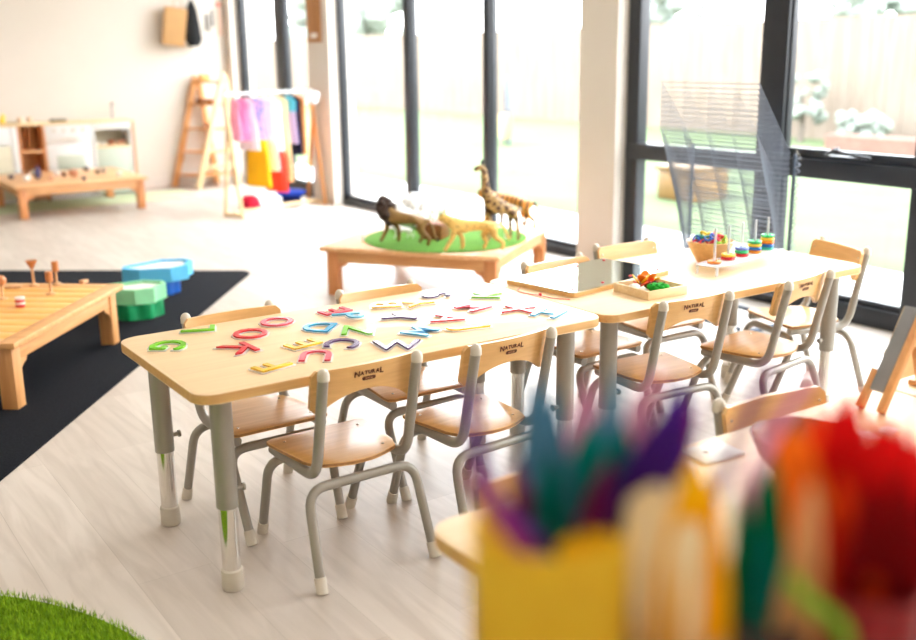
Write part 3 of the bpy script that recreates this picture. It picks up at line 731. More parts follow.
# ------------------------------------------------------------------ toy animals
def skin(name, verts, edges, mat, sub=2, root=0):
    me = bpy.data.meshes.new(name); me.from_pydata([v[0] for v in verts], edges, []); o = bpy.data.objects.new(name, me); COL.objects.link(o)
    o.modifiers.new('s', 'SKIN'); sd = o.modifiers.new('d', 'SUBSURF'); sd.levels = sub; sd.render_levels = sub
    for i, v in enumerate(verts):
        r = v[1]; me.skin_vertices[0].data[i].radius = (r, r) if not isinstance(r, tuple) else r
        me.skin_vertices[0].data[i].use_root = (i == root)
    r_ = eval_mesh(o); bpy.data.objects.remove(o); r_.materials.append(mat)
    for p_ in r_.polygons: p_.use_smooth = True
    r_.name = name; return r_
def quad(name, sc, mat, head_up=0, thick=1, leg=1, tail='hang', neck=None, stride=1, head=1):
    """big cat standing, head toward +x; every length in metres for sc = 1"""
    V = [((-.085, 0, .118), .027*thick), ((-.035, 0, .116), .025*thick), ((.03, 0, .116), .030*thick), ((.075, 0, .122), .031*thick),
         ((.105, 0, .142+head_up), .022*thick), ((.128, 0, .156+head_up), .021*thick), ((.152, 0, .148+head_up), .0125*thick)]
    for q in (5, 6): V[q] = (V[q][0], V[q][1]*head)
    E = [(0, 1), (1, 2), (2, 3), (3, 4), (4, 5), (5, 6)]
    if neck: V[4] = (neck[0], .012); V[5] = (neck[1], .014); V[6] = (neck[2], .008)
    def addleg(root, pts):
        pr_ = root
        for p, r in pts: V.append((p, r)); E.append((pr_, len(V)-1)); pr_ = len(V)-1
    s_ = stride
    for sy, d in ((1, .022), (-1, -.018)):
        y = sy*.021
        addleg(3, [((.074+d*.3*s_, y, .098), .017), ((.066+d*s_, y, .062), .0105), ((.076+d*1.6*s_, y, .022), .0085), ((.084+d*1.7*s_, y, .006), .0085)])
        d = -d
        addleg(0, [((-.080+d*.4*s_, y, .095), .020), ((-.070+d*s_, y, .066), .0135), ((-.098+d*1.5*s_, y, .038), .0075), ((-.086+d*1.6*s_, y, .006), .0085)])
    T = {'hang': [((-.115, 0, .116), .006), ((-.138, 0, .08), .005), ((-.146, 0, .045), .0045), ((-.160, 0, .03), .006)],
         'long': [((-.115, 0, .122), .007), ((-.142, 0, .105), .006), ((-.155, 0, .065), .0055), ((-.166, 0, .045), .0055)]}[tail]
    addleg(0, T)
    V = [((p[0]*sc, p[1]*sc, p[2]*sc*leg), r*sc) for p, r in V]
    return skin(name, V, E, mat)
def ears_eyes(o, hp, sc, ear_m, sp=.014):
    for s in (-1, 1):
        B().ball((hp[0]-.006*sc, s*sp*sc, hp[2]+.017*sc), .0075*sc, 1, (.5, 1, 1)).obj('ear', ear_m, o)
        B().ball((hp[0]+.013*sc, s*.0105*sc, hp[2]+.005*sc), .0028*sc, 1).obj('eye', M['rubber'], o)
TZ = LH+.0085
# round turf on the table
tf = B(); tf.lathe([(0, .0006), (.438, .0006), (.445, .004), (.438, .008), (0, .008)], (0, 0, 0), 64)
o = tf.obj('turf_round', M['felt_green'], None, (3.115, 4.705, LH)); tag(o, 'round green turf mat on the animal table', 'turf mat')
ANG = 'toy wild animals on the low table'
o = add('toy_lion', quad('toy_lion', 1.17, plain('lion_fur', (138, 104, 54), .6, var=.15, scale=30), .012), None, (2.825, 4.645, TZ), R(120)); o.scale = (1, 1, 1); hp = (.128*1.17, 0, .165*1.17)
b_ = B(); rq = random.Random(5)
for i in range(60):
    a = rq.uniform(0, 2*pi); t = rq.random()
    b_.ball((.072*1.17+.058*t, .042*cos(a)*(1.05-.3*t), .155+.048*sin(a)*(1.1-.2*t)+.038*t), rq.uniform(.018, .026), 1, jit=.12)
b_.obj('mane', plain('lion_mane', (58, 42, 34), .8, var=.3, scale=60), o); B().ball((-.160*1.17, 0, .029*1.17), .010, 1).obj('tail_tuft', M['black_cloth'], o)
ears_eyes(o, (hp[0]+.014, 0, hp[2]), 1.17, plain('lion_ear', (120, 86, 44), .7)); tag(o, 'toy lion with a dark mane walking across the turf, back to camera', 'toy animal', ANG)
lm_ = pattern('spotted_fur', (226, 184, 98), (150, 108, 48), 'voronoi', 62, .26)
o = add('toy_leopard', quad('toy_leopard', 1.14, lm_, 0, 1.0, tail='long', stride=1.2, head=1.3), None, (2.985, 4.262, LH+.0092), R(151)); ears_eyes(o, (.128*1.14, 0, .164*1.14), 1.14, lm_, .019); tag(o, 'yellow spotted toy cat at the front of the animal table', 'toy animal', ANG)
tm = pattern('tiger_fur', (230, 150, 62), (70, 42, 24), 'wave', 9, .30, vec=(1.15, .3, .3))
o = add('toy_tiger', quad('toy_tiger', 1.33, tm, -.010, 1.12, tail='hang', head=1.2), None, (3.565, 4.72, LH+.0088), R(118)); ears_eyes(o, (.128*1.33, 0, .152*1.33), 1.33, tm, .017); tag(o, 'orange striped toy tiger behind the giraffe at the right', 'toy animal', ANG)
gm = pattern('giraffe_coat', (206, 168, 108), (96, 62, 34), 'edge', 34, .05)
# the edge ramp puts the light lines between dark patches
rmp = [n for n in gm.node_tree.nodes if n.type == 'VALTORGB'][0]; rmp.color_ramp.elements[0].color = lin((206, 168, 108))+(1,); rmp.color_ramp.elements[1].color = lin((92, 60, 34))+(1,)
V = [((-.065, 0, .150), .030), ((-.01, 0, .162), .034), ((.045, 0, .176), .033), ((.066, 0, .228), .025), ((.072, 0, .285), .0185), ((.076, 0, .338), .016), ((.092, 0, .350), .016), ((.124, 0, .336), .010)]
E_ = [(k, k+1) for k in range(7)]
def al(root, pts):
    pr_ = root
    for p, r in pts: V.append((p, r)); E_.append((pr_, len(V)-1)); pr_ = len(V)-1
for s in (-1, 1):
    al(2, [((.052+s*.006, s*.022, .135), .015), ((.052+s*.010, s*.024, .075), .0085), ((.052+s*.012, s*.024, .02), .0075), ((.058+s*.012, s*.024, .006), .009)])
    al(0, [((-.062-s*.006, s*.022, .125), .018), ((-.068-s*.010, s*.024, .078), .009), ((-.072-s*.012, s*.024, .02), .0075), ((-.066-s*.012, s*.024, .006), .009)])
al(0, [((-.095, 0, .15), .005), ((-.108, 0, .10), .004), ((-.11, 0, .075), .006)])
o = add('toy_giraffe', skin('toy_giraffe', V, E_, gm), None, (3.26, 4.40, TZ), R(160)); o.scale = (1.14, 1.14, 1.14)
for s in (-1, 1):
    B().tube([(.086, s*.006, .360), (.082, s*.009, .382)], [.003, .0042], 8).obj('horn', M['rubber'], o); B().ball((.078, s*.023, .354), .010, 1, (.5, 1.2, .7)).obj('ear', gm, o); B().ball((.100, s*.0145, .352), .003, 1).obj('eye', M['rubber'], o)
tag(o, 'tall toy giraffe standing at the right of the turf', 'toy animal', ANG)
o = add('toy_lamb', quad('toy_lamb', .42, M['cotton'], 0, 1.35), None, (2.90, 4.80, TZ), R(150)); tag(o, 'tiny white toy animal beyond the lion on the turf', 'toy animal', ANG)
bx = empty('wooden_box', (3.06, 4.715, TZ), R(38))
for x0, y0, x1, y1 in ((-.075, -.055, .075, -.048), (-.075, .048, .075, .055), (-.075, -.0479, -.068, .0479), (.068, -.0479, .075, .0479)): B().box((x0, y0, 0), (x1, y1, .085), .001).obj('side', M['brownbox'], bx)
B().box((-.0679, -.0479, 0), (.0679, .0479, .006)).obj('base', M['brownbox'], bx, smooth=False); tag(bx, 'small dark brown wooden box of sticks on the turf', 'box')
bm_ = Matrix.Translation((3.06, 4.715, TZ)) @ Matrix.Rotation(R(38), 4, 'Z')
for i in range(6):
    o = B().tube([(-.060, 0, 0), (.060, 0, .004*(i % 2))], .006, 8).obj('short_stick', colour('stick_brown', (176, 112, 74)), None, bm_ @ Vector((0, -.036+.0145*i, .082+.004*(i % 2))), R(38+random.uniform(-4, 4))); tag(o, 'reddish stick lying across the brown box among the animals', 'stick', 'sticks on the brown box')
b_ = B()
for i in range(110):
    a = random.uniform(0, 2*pi); r = .15*math.sqrt(random.random()); b_.ball((r*cos(a), r*sin(a)*.7, .035+.095*random.random()*(1-r/.2)), random.uniform(.022, .036), 2, jit=.10)
b_.ball((0, 0, .03), .03, 1)
o = b_.obj('cotton_cloud', M['cotton'], None, (3.20, 5.13, LH+.016), R(20)); o.scale = (1.25, 1.25, 1.35); tag(o, 'fluffy white cotton heap behind the lion', 'cotton')
for i, (u, v, lab) in enumerate(((363, 239, 'tiny white figure at the left rim of the turf'), (506, 238, 'tiny pale figure at the right rim of the turf near the giraffe'))):
    p = at(u, v, z=LH+.009); o = B().lathe([(0, 0), (.009, 0), (.007, .02), (.009, .028), (0, .036)], seg=10).obj('small_figure', M['cotton'], None, (p.x, p.y, LH+(.0005 if i == 0 else .0085))); tag(o, lab, 'figure', 'tiny figures on the animal table')

# ------------------------------------------------------------------ drying rack
dr = empty('drying_rack', (0, 0, 0)); Y0, Y1 = 3.012, 3.595; XH = 3.85
for y in (Y0-.012, Y1+.012):
    B().box((XH-.007, y-.006, .035), (XH+.007, y+.006, .80), .002).obj('upright', M['blue_steel'], dr)
    B().tube([(3.50, y, .022), (4.02, y, .022)], .012, 10).obj('foot_bar', M['blue_steel'], dr)
B().tube([(3.56, Y0, .040), (3.56, Y1, .040)], .009, 10).obj('cross_bar', M['blue_steel'], dr); B().tube([(XH, Y0-.003, .05), (XH, Y1+.003, .05)], .010, 10).obj('cross_bar', M['blue_steel'], dr)
LS = .385
b_ = B(); w = .0014
b_.box((-LS, Y0+.003, -w), (-LS+2*w, Y1-.003, w)); b_.box((0, Y0+.003, -w), (2*w, Y1-.003, w))
for y in (Y0+.003, Y1-.003-2*w): b_.box((-LS, y, -w), (0, y+2*w, w))
for i in range(1, 5): x = -LS+LS*i/5; b_.box((x-.0006, Y0+.003, -.0006), (x+.0006, Y1-.003, .0006))
for i in range(1, 4): y = Y0+(Y1-Y0)*i/4; b_.box((-LS, y-.0007, w), (0, y+.0007, w+.0012))
shm = b_.mesh('wire_shelf', M['wire'], smooth=False)
for i in range(30):
    z = .800-.0225*i; a = 53+max(0, i-9)*1.15
    o = add('wire_shelf', shm, dr, (XH-.016, 0, z)); o.rotation_euler = (0, R(a), 0)
for y in (Y0-.028, Y1+.028):
    pts = [(XH+.010*cos(k*1.05), y+.010*sin(k*1.05), .10+.0050*k) for k in range(138)]
    B().tube(pts, .0024, 5).obj('spring', M['wire'], dr)
    B().tube([(XH, y, .78), (XH-.02, y, .83), (XH+.03, y, .77)], .003, 6).obj('link', M['chrome'], dr)
tag(dr, 'grey wire art drying rack with raised shelves in front of the right window', 'drying rack')

# ------------------------------------------------------------------ play kitchen
KF, KB, KH = 9.79, YB-.016, .685
def cab(name, x0, x1, label, mat): t = empty(name, ((x0+x1)/2, KF, 0)); tag(t, label, 'cabinet', 'play kitchen units'); return t, (x1-x0)/2, KB-KF
def panel(t, lo, hi, mat, name='panel', bev=.002): return B().box(lo, hi, bev).obj(name, mat, t)
ZT = KH-.018
t, h, d = cab('glass_door_cabinet', 1.30, 2.006, 'white cabinet with a cream panel door at the left edge of the play kitchen', None)
panel(t, (-h, .02, 0), (h, d, ZT-.0005), M['white'], 'carcass'); panel(t, (-h, .002, .03), (h-.06, .0195, .50), M['cream'], 'door'); panel(t, (h-.055, 0, 0), (h, .0195, ZT-.001), M['white'], 'stile'); panel(t, (-h, 0, .51), (h-.06, .0195, ZT-.001), M['white'], 'drawer')
t, h, d = cab('open_shelf_unit', 2.010, 2.236, 'narrow open wooden shelf unit between the white kitchen cabinets', None)
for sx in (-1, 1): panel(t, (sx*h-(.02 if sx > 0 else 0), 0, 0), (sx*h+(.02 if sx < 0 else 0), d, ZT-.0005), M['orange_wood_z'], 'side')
panel(t, (-h+.0205, d-.012, 0), (h-.0205, d, ZT-.0005), M['pine'], 'back')
for z in (.02, .24, .43): panel(t, (-h+.0205, .004, z), (h-.0205, d-.0125, z+.02), M['orange_wood'], 'shelf')
panel(t, (.0, .15, .4505), (.02, d-.0125, ZT-.001), M['pine_z'], 'divider')
t, h, d = cab('play_oven', 2.240, 2.648, 'white toy oven unit with knobs and a small window', None)
panel(t, (-h, .03, 0), (h, d, ZT-.0005), M['white'], 'carcass'); panel(t, (-h, .004, .50), (h, .0295, ZT-.001), M['white'], 'control_panel')
dr_ = panel(t, (-h+.004, .006, .05), (h-.004, .0295, .495), M['white'], 'door'); panel(dr_, (-.12, .0015, .25), (.12, .0055, .395), M['frost'], 'oven_window'); B().tube([(-.07, -.008, .535), (.07, -.008, .535)], .008, 8).obj('handle', M['cap'], dr_)
for k in range(4): B().tube([(-.13+.085*k, .0035, .615), (-.13+.085*k, -.014, .615)], .014, 12).obj('knob', M['cap'], t)
t, h, d = cab('sink_cabinet', 2.652, 3.008, 'white cabinet with an open niche above frosted doors at the right of the play kitchen', None)
panel(t, (-h, d-.015, 0), (h, d, ZT-.0005), M['cream'], 'back'); panel(t, (-h, 0, ZT-.065), (h, d-.0155, ZT-.0005), M['white'], 'top_rail')
panel(t, (-h, 0, 0), (-h+.022, d-.0155, ZT-.0655), M['white'], 'stile'); panel(t, (h-.022, 0, 0), (h, d-.0155, ZT-.0655), M['white'], 'stile')
panel(t, (-h+.0225, .002, .44), (h-.0225, d-.0155, .46), M['pale_x'], 'shelf'); panel(t, (-h+.0225, .004, .02), (h-.0225, .018, .4395), M['frost'], 'door')
tag(panel(None, (3.0085, KF-.004, 0), (3.034, KB, ZT-.0005), M['orange_wood_z'], 'end_panel'), 'wooden end panel closing the right side of the play kitchen', 'panel')
tag(panel(None, (1.29, KF-.010, ZT), (3.040, KB, KH), M['pale_x'], 'worktop'), 'long pale wooden worktop over the whole play kitchen', 'worktop')
for i, (x, y, c, s) in enumerate(((2.70, 9.86, (214, 205, 190), .024), (2.755, 9.85, (235, 232, 226), .022), (2.84, 9.88, (184, 112, 80), .03), (2.91, 9.87, (222, 160, 130), .026), (2.95, 9.90, (206, 140, 110), .028))):
    o = B().lathe([(0, 0), (s*.7, 0), (s, s*.6), (s*.95, s*1.3), (s*.85, s*1.3), (0, s*.5)], seg=16).obj('toy_dish', colour(f'dish_{i}', c), None, (x, y, .4605)); tag(o, ['beige toy dish at the left of the open niche', 'white toy dish second in the open niche', 'brown toy dish in the middle of the open niche', 'peach toy dish right of the brown one', 'tan toy dish at the right end of the niche'][i], 'dish', 'toy dishes in the sink cabinet niche')
for i, (u, v) in enumerate(((20.5, 124), (30, 124))):
    x = (2.075, 2.155)[i]; o = B().lathe([(0, 0), (.022, 0), (.026, .05), (.022, .05), (.018, .006), (0, .006)], seg=16).obj('wooden_cup', colour('cup_pink_wood', (232, 200, 170)), None, (x, 9.93, KH+.0005)); tag(o, ('left', 'right')[i]+' one of two pale wooden cups on the worktop', 'cup', 'pale cups on the worktop')
dk = empty('toy_duck', (1.925, 9.93, KH+.0005), R(60)); B().ball((0, 0, .026), .028, 2, (1.3, .9, .9)).obj('body', colour('duck_yellow', (250, 205, 20)), dk); B().ball((.026, 0, .064), .019, 2).obj('head', colour('duck_yellow', (250, 205, 20)), dk); B().ball((.047, 0, .062), .009, 1, (1, 1, .5)).obj('beak', colour('duck_orange', (240, 130, 20)), dk); tag(dk, 'yellow toy duck at the left end of the worktop', 'duck')
hb = B(); hb.box((-.065, -.05, 0), (.065, .05, .022), .004); o = hb.obj('dark_hob', colour('hob_brown', (96, 88, 62)), None, (2.395, 9.92, KH+.0005)); tag(o, 'dark toy hob lying on the worktop above the oven', 'hob')
fc = B(); fc.tube([(0, 0, .001), (0, 0, .13), (0, -.03, .155), (0, -.075, .14)], .009, 8, .03); fc.lathe([(0, 0), (.02, 0), (.02, .008), (0, .01)], seg=12); o = fc.obj('toy_tap', colour('tap_grey', (176, 168, 172), metal=.5, rough=.3), None, (2.90, 9.98, KH+.0005)); tag(o, 'grey toy tap standing on the worktop over the white cabinet', 'tap')

TS = [(11, 176, (92, 70, 84), 'dark stone at the left end'), (27, 178, (242, 240, 236), 'white stone in front of the navy figure'), (34, 172.5, (236, 226, 210), 'cream stone at the far edge behind the white one'), (38, 176, (76, 66, 100), 'navy figure-like stone'), (51, 177.5, (220, 164, 134), 'peach stone near the middle front'), (57, 173, (240, 228, 220), 'pale shell beside the peach stone'), (64, 173.5, (150, 98, 74), 'brown stone in the middle'), (74, 173.5, (212, 150, 118), 'large tan stone right of the brown one'), (84, 177.5, (100, 78, 92), 'dark purple stone at the front right of the heap'), (86, 168, (90, 84, 92), 'flat grey stone at the far edge'), (98, 171, (120, 104, 96), 'grey-brown stone with a pale top'), (104, 170, (130, 126, 128), 'grey stone right of the pale-topped one'), (119, 173, (246, 236, 228), 'lone white stone at the right end')]
for i, (u, v, c, lab) in enumerate(TS):
    p = at(u, v, z=LH+.03); s = (.032, .045, .04, .042, .034, .04, .036, .055, .03, .036, .036, .032, .036)[i]
    b_ = B(); b_.ball((0, 0, s*.55), s*.8, 2, (1, .8, .72 if i != 3 else 1.5), .06)
    if i == 3: b_.ball((0, 0, s*1.75), s*.4, 1)
    zb = min(v_.co.z for v_ in b_.bm.verts)
    o = b_.obj('play_stone', colour(f'stone_{i}', c, rough=.6), None, (p.x, min(p.y, 9.70), LH+.0043-zb), i*1.3); tag(o, lab+' on the low kitchen table', 'stone', 'loose stones on the kitchen-side table')

# ------------------------------------------------------------------ ladder shelf in the corner
ls = empty('ladder_shelf', (0, 0, 0))
Lf, Lt, Rf, Rt = Vector((3.455, 10.02, 0)), Vector((3.745, 10.02, 1.06)), Vector((3.585, 9.72, 0)), Vector((3.915, 9.72, 1.085))
Lr, Rr = Vector((3.90, 10.02, 0)), Vector((3.985, 9.72, 0))
def beam(b_, a, c, w=.058, t=.030, side=Vector((0, 1, 0))):
    d = (c-a); z = d.normalized(); x = side.cross(z).normalized(); y = z.cross(x)
    b_.box((-w/2, -t/2, 0), (w/2, t/2, d.length), .004, mtx=Matrix.Translation(a) @ Matrix((x, y, z)).transposed().to_4x4())
for nm, a, c, mt_ in (('front_post', Lf, Lt, 'pine_z'), ('front_post', Rf, Rt, 'pale'), ('rear_post', Lr, Lt+Vector((.03, 0, -.03)), 'pine_z'), ('rear_post', Rr, Rt+Vector((.015, 0, -.04)), 'pale')):  # right posts and rungs get a paler wood: window light put into their colour
    b_ = B(); beam(b_, a, c); b_.obj(nm, M[mt_], ls)
for z in (1.0, .79, .56, .34, .12):
    t = z/1.07; xa = Lf.lerp(Lt, t).x; xb = Rf.lerp(Rt, t).x; xr1 = Lr.lerp(Lt, t).x; xr2 = Rr.lerp(Rt, t).x
    b_ = B(); b_.prism([(xa-.01, 10.004), (xb-.01, 9.736), (max(xr2, xb+.03)+.02, 9.736), (max(xr1, xa+.03)+.02, 10.004)], z-.01, z+.008, .002); b_.obj('shelf', M['pine'], ls)
for z in (.20, .36): 
    t = z/1.07; b_ = B(); beam(b_, Vector((Rf.lerp(Rt, t).x, 9.7185, z)), Vector((Rr.lerp(Rt, t).x, 9.7185, z)), .04, .02); b_.obj('rung', M['pale'], ls)
tag(ls, 'wooden A-frame ladder shelf in the back corner', 'shelf')
for i, (x, y, z, s, c, lab) in enumerate(((3.80, 9.93, 1.0085, .045, (226, 170, 96), 'small wooden block on the top of the ladder shelf'), (3.74, 9.92, .7985, .05, (140, 80, 40), 'brown basket on the second board of the ladder shelf'), (3.80, 9.84, .7985, .045, (176, 110, 62), 'lighter brown basket beside the dark one on the ladder shelf'), (3.80, 9.90, .5685, .04, (214, 150, 120), 'pinkish pot on the third board of the ladder shelf'), (3.76, 9.88, .3485, .05, (190, 150, 90), 'tan basket on the fourth board of the ladder shelf'))):
    b_ = B()
    if i == 0: b_.box((-s, -s*.6, 0), (s, s*.6, s*1.5), .004)
    else: b_.lathe([(0, 0), (s*.75, 0), (s, s*.9), (s*.92, s*.9), (s*.7, .006), (0, .006)], seg=18)
    o = b_.obj('shelf_block' if i == 0 else 'small_basket', colour(f'ladder_item_{i}', c), None, (x, y, z)); tag(o, lab, 'block' if i == 0 else 'basket', 'things on the ladder shelf')

# ------------------------------------------------------------------ dress-up rail
A0, A1 = Vector((3.155, 7.81, 0)), Vector((4.035, 8.10, 0)); rd_ = (A1-A0).normalized(); rn = Vector((-rd_.y, rd_.x, 0)); RH = .955
cr = empty('clothes_rack', A0, math.atan2(rd_.y, rd_.x)); Lr_ = (A1-A0).length
for x in (0, Lr_):
    for s in (-1, 1):
        b_ = B(); beam(b_, Vector((x, s*.105, 0)), Vector((x+(.0145 if s > 0 else -.0145), -s*.008, RH-.02)), .028, .020, Vector((1, 0, 0))); b_.obj('leg', M['pale'] if x == 0 else M['pine_z'], cr)
    B().box((x-.012, -.09, .005), (x+.012, .09, .03), .003).obj('foot_bar', M['pale_x'], cr)
B().box((.0125, -.012, .02), (Lr_-.0125, .012, .045), .003).obj('base_rail', M['pale_x'], cr)
B().tube([(-.025, 0, RH), (Lr_+.0, 0, RH)], .011, 10).obj('rail', M['white'], cr)
tag(cr, 'wooden A-frame dress-up rack with a white rail', 'clothes rack')
def garment(t, kind, prof, mats, label, seed, flop=0):
    """prof: list of (z below rail, half width, half thickness); mats one per band"""
    rr = random.Random(seed); p = A0+rd_*t; g = empty(kind, (p.x, p.y, RH), math.atan2(rd_.y, rd_.x)+R(rr.uniform(-3, 3)))
    hb = B(); hb.tube([(0, 0, .0135), (0, .012, .022), (0, .02, .010), (0, .01, -.012), (0, 0, -.03)], .0022, 6); hw = prof[0][1][0][1] if False else prof[0][1]
    hb.tube([(0, -hw*.9, -.055), (0, 0, -.03), (0, hw*.9, -.055)], .004, 6, .02); hb.obj('hanger', M['white'], g)
    n = 40; bands = [[]]
    for q in prof:
        if q == '|': bands.append([bands[-1][-1]]); continue
        bands[-1].append(q)
    names = ['bodice', 'skirt', 'hem']
    for bi, bd in enumerate(bands):
        b_ = B(); rings = []
        ph = rr.uniform(0, 6); k = rr.choice((7, 8, 9))
        for j, (z, hw_, ht) in enumerate(bd):
            ring = []
            for a in range(n):
                th = 2*pi*a/n; f = 1+(.16 if z > .2 else .05)*sin(k*th+ph+z*3)
                ring.append(b_.bm.verts.new((ht*.62*cos(th)*f, hw_*sin(th)*(1+.04*sin(k*th+ph)), -z)))
            rings.append(ring)
        for a_, c_ in zip(rings, rings[1:]):
            for a in range(n): b_.bm.faces.new((a_[a], a_[(a+1) % n], c_[(a+1) % n], c_[a]))
        b_.bm.faces.new(rings[0]); b_.bm.faces.new(rings[-1][::-1])
        b_.obj(names[bi], mats[bi], g)
    return tag(g, label, 'garment', 'dress-up clothes on the rack')
def cl(nm, rgb, **k): return colour('cloth_'+nm, rgb, rough=.85, spec=.2, **k)
def sh(a): return [(.035, .02, .010), (.055, a*.75, .014), (.075, a, .018)]
lil = pattern('cloth_print', (206, 170, 216), (120, 140, 220), 'voronoi', 26, .34, .85)
garment(.065, 'dress', sh(.08)+[(.15, .06, .028), (.22, .08, .035), (.36, .10, .045)], [cl('pink', (246, 168, 206))], 'pale pink tulle dress at the left end of the rack', 1)
garment(.135, 'dress', sh(.09)+[(.16, .07, .028), (.25, .085, .04), (.36, .10, .046)], [cl('rose', (248, 150, 190))], 'rose pink dress second from the left on the rack', 2)
garment(.205, 'dress', sh(.085)+[(.16, .075, .028), (.26, .11, .035), (.44, .12, .04)], [cl('whitep', (248, 240, 244))], 'white dress beside the rose pink one on the rack', 3)
garment(.285, 'dress', sh(.10)+[(.18, .09, .032), (.30, .11, .038), (.36, .11, .038), '|', (.40, .115, .036), (.74, .15, .046)], [lil, cl('amber', (250, 186, 30))], 'lilac patterned dress with a long amber yellow skirt', 4)
garment(.395, 'dress', sh(.09)+[(.2, .085, .03), (.35, .11, .036), (.62, .13, .042)], [cl('ivory', (244, 240, 246))], 'long white dress in the middle of the rack', 5)
garment(.475, 'dress', sh(.09)+[(.2, .085, .03), (.47, .10, .036), '|', (.48, .105, .038), (.80, .13, .042)], [cl('white2', (240, 238, 240)), cl('red', (238, 74, 56))], 'white top with a bright red skirt below it on the rack', 6)
garment(.555, 'gown', sh(.09)+[(.22, .08, .03), (.4, .10, .032), (.72, .12, .038)], [cl('butter', (248, 224, 170))], 'pale butter yellow long gown on the rack', 7)
garment(.640, 'costume', sh(.10)+[(.16, .09, .03), '|', (.2, .09, .03), (.42, .11, .034)], [cl('azure', (90, 184, 226)), cl('lavender', (190, 172, 226))], 'azure and lavender costume right of the yellow gown', 8)
garment(.705, 'costume', sh(.08)+[(.2, .075, .026), (.52, .085, .028)], [cl('navy', (34, 34, 58))], 'dark navy costume near the right end of the rack', 9)
garment(.755, 'costume', sh(.08)+[(.2, .075, .024), (.52, .08, .026)], [cl('orange', (248, 164, 92))], 'orange costume at the right end of the rack', 10)
b_ = B()
for i in range(10): b_.ball((random.uniform(-.035, .035), random.uniform(-.04, .04), random.uniform(-.03, .025)), .03, 2, jit=.06)
p = A0+rd_*.83; o = b_.obj('white_bonnet', cl('bonnet', (246, 240, 244)), None, (p.x+.01, p.y-.095, RH-.055)); tag(o, 'white ruffled bonnet hanging at the right end of the rail', 'bonnet')
p = at(253, 207, z=0); t = empty('red_hat', (p.x-.02, p.y+.01, 0)); B().lathe([(0, .001), (.085, .001), (.088, .03), (.075, .075), (.045, .098), (0, .105)], seg=28).obj('crown', cl('hatred', (206, 40, 66)), t); B().prism([(.07, -.06), (.13, -.05), (.15, 0), (.13, .05), (.07, .06)], .001, .010, .003).obj('brim', cl('hatpink', (240, 120, 150)), t); t.rotation_euler.z = R(-35); tag(t, 'shiny red toy helmet on the floor under the rack', 'hat')
p = at(290, 201, z=0); t = empty('blue_hat', (3.875, 8.265, 0)); B().lathe([(0, .002), (.082, .002), (.086, .055), (0, .056)], seg=28).obj('band', cl('hatnavy', (20, 26, 66)), t); B().lathe([(.086, .0565), (.125, .075), (.132, .090), (.110, .108), (.05, .118), (0, .120)], seg=28).obj('crown', cl('hatblue', (28, 58, 160)), t); tag(t, 'royal blue flat cap on the floor at the right under the rack', 'hat')

# ------------------------------------------------------------------ back wall hangings
hk = empty('wall_hook', (3.62, YB, 1.79)); B().box((-.09, -.012, -.012), (.09, -.0005, .012), .003).obj('rail', M['white'], hk); B().tube([(.0, -.012, 0), (0, -.06, -.006), (0, -.065, .02)], .005, 8).obj('hook', M['chrome'], hk); tag(hk, 'white wall hook with a paper bag and a black bag on it', 'hook')
pb = empty('paper_bag', (3.53, YB-.09, 1.345), R(-12)); B().prism([(-.10, -.06), (.10, -.06), (.10, .06), (-.10, .06)], 0, .345, .002).obj('body', M['kraft'], pb)
B().tube([(-.04, -.05, .34), (-.02, -.04, .43), (.03, -.04, .43), (.05, -.05, .34)], .003, 6, .03).obj('handle', M['kraft'], pb); pb.rotation_euler.y = R(9); tag(pb, 'brown paper bag hanging on the back wall', 'bag')
kb = B(); kb.lathe([(0, 0), (.05, 0), (.085, .06), (.07, .2), (.05, .34), (.02, .42), (0, .43)], seg=20, sy=.6); o = kb.obj('black_bag', M['black_cloth'], None, (3.748, YB-.065, 1.335)); tag(o, 'black cloth bag hanging behind the paper bag', 'bag')
for i, (x, z, w, h, c, lab) in enumerate(((3.905, 1.56, .016, .15, (96, 92, 92), 'thin grey drawing tool hanging left on the back wall'), (3.935, 1.55, .016, .17, (110, 104, 100), 'second thin grey tool hanging on the back wall'), (3.975, 1.60, .018, .16, (70, 72, 76), 'dark hanging tool below the wall lettering'), (4.045, 1.565, .045, .26, (236, 196, 176), 'peach picture strip near the room corner'), (4.045, 1.725, .05, .03, (232, 120, 96), 'red header strip above the peach picture'))):
    b_ = B(); b_.box((-w/2, -.008, -h/2), (w/2, -.0006, h/2), .001); o = b_.obj('wall_picture' if i > 2 else 'hanging_tool', colour(f'wallbit_{i}', c), None, (x, YB, z)); tag(o, lab, 'wall decoration', 'small things on the back wall')
pq = empty('notice_strip', (XW, 8.135, 1.345)); B().box((-.012, -.125, 0), (-.0005, .125, .75), .002).obj('board', wood('cork_strip', (186, 134, 84), (164, 112, 66), 2, .8), pq); B().box((-.0145, -.06, .035), (-.0125, .06, .075)).obj('label', M['paper'], pq, smooth=False); tag(pq, 'tall brown board on the white pier above the clothes rack', 'notice board')

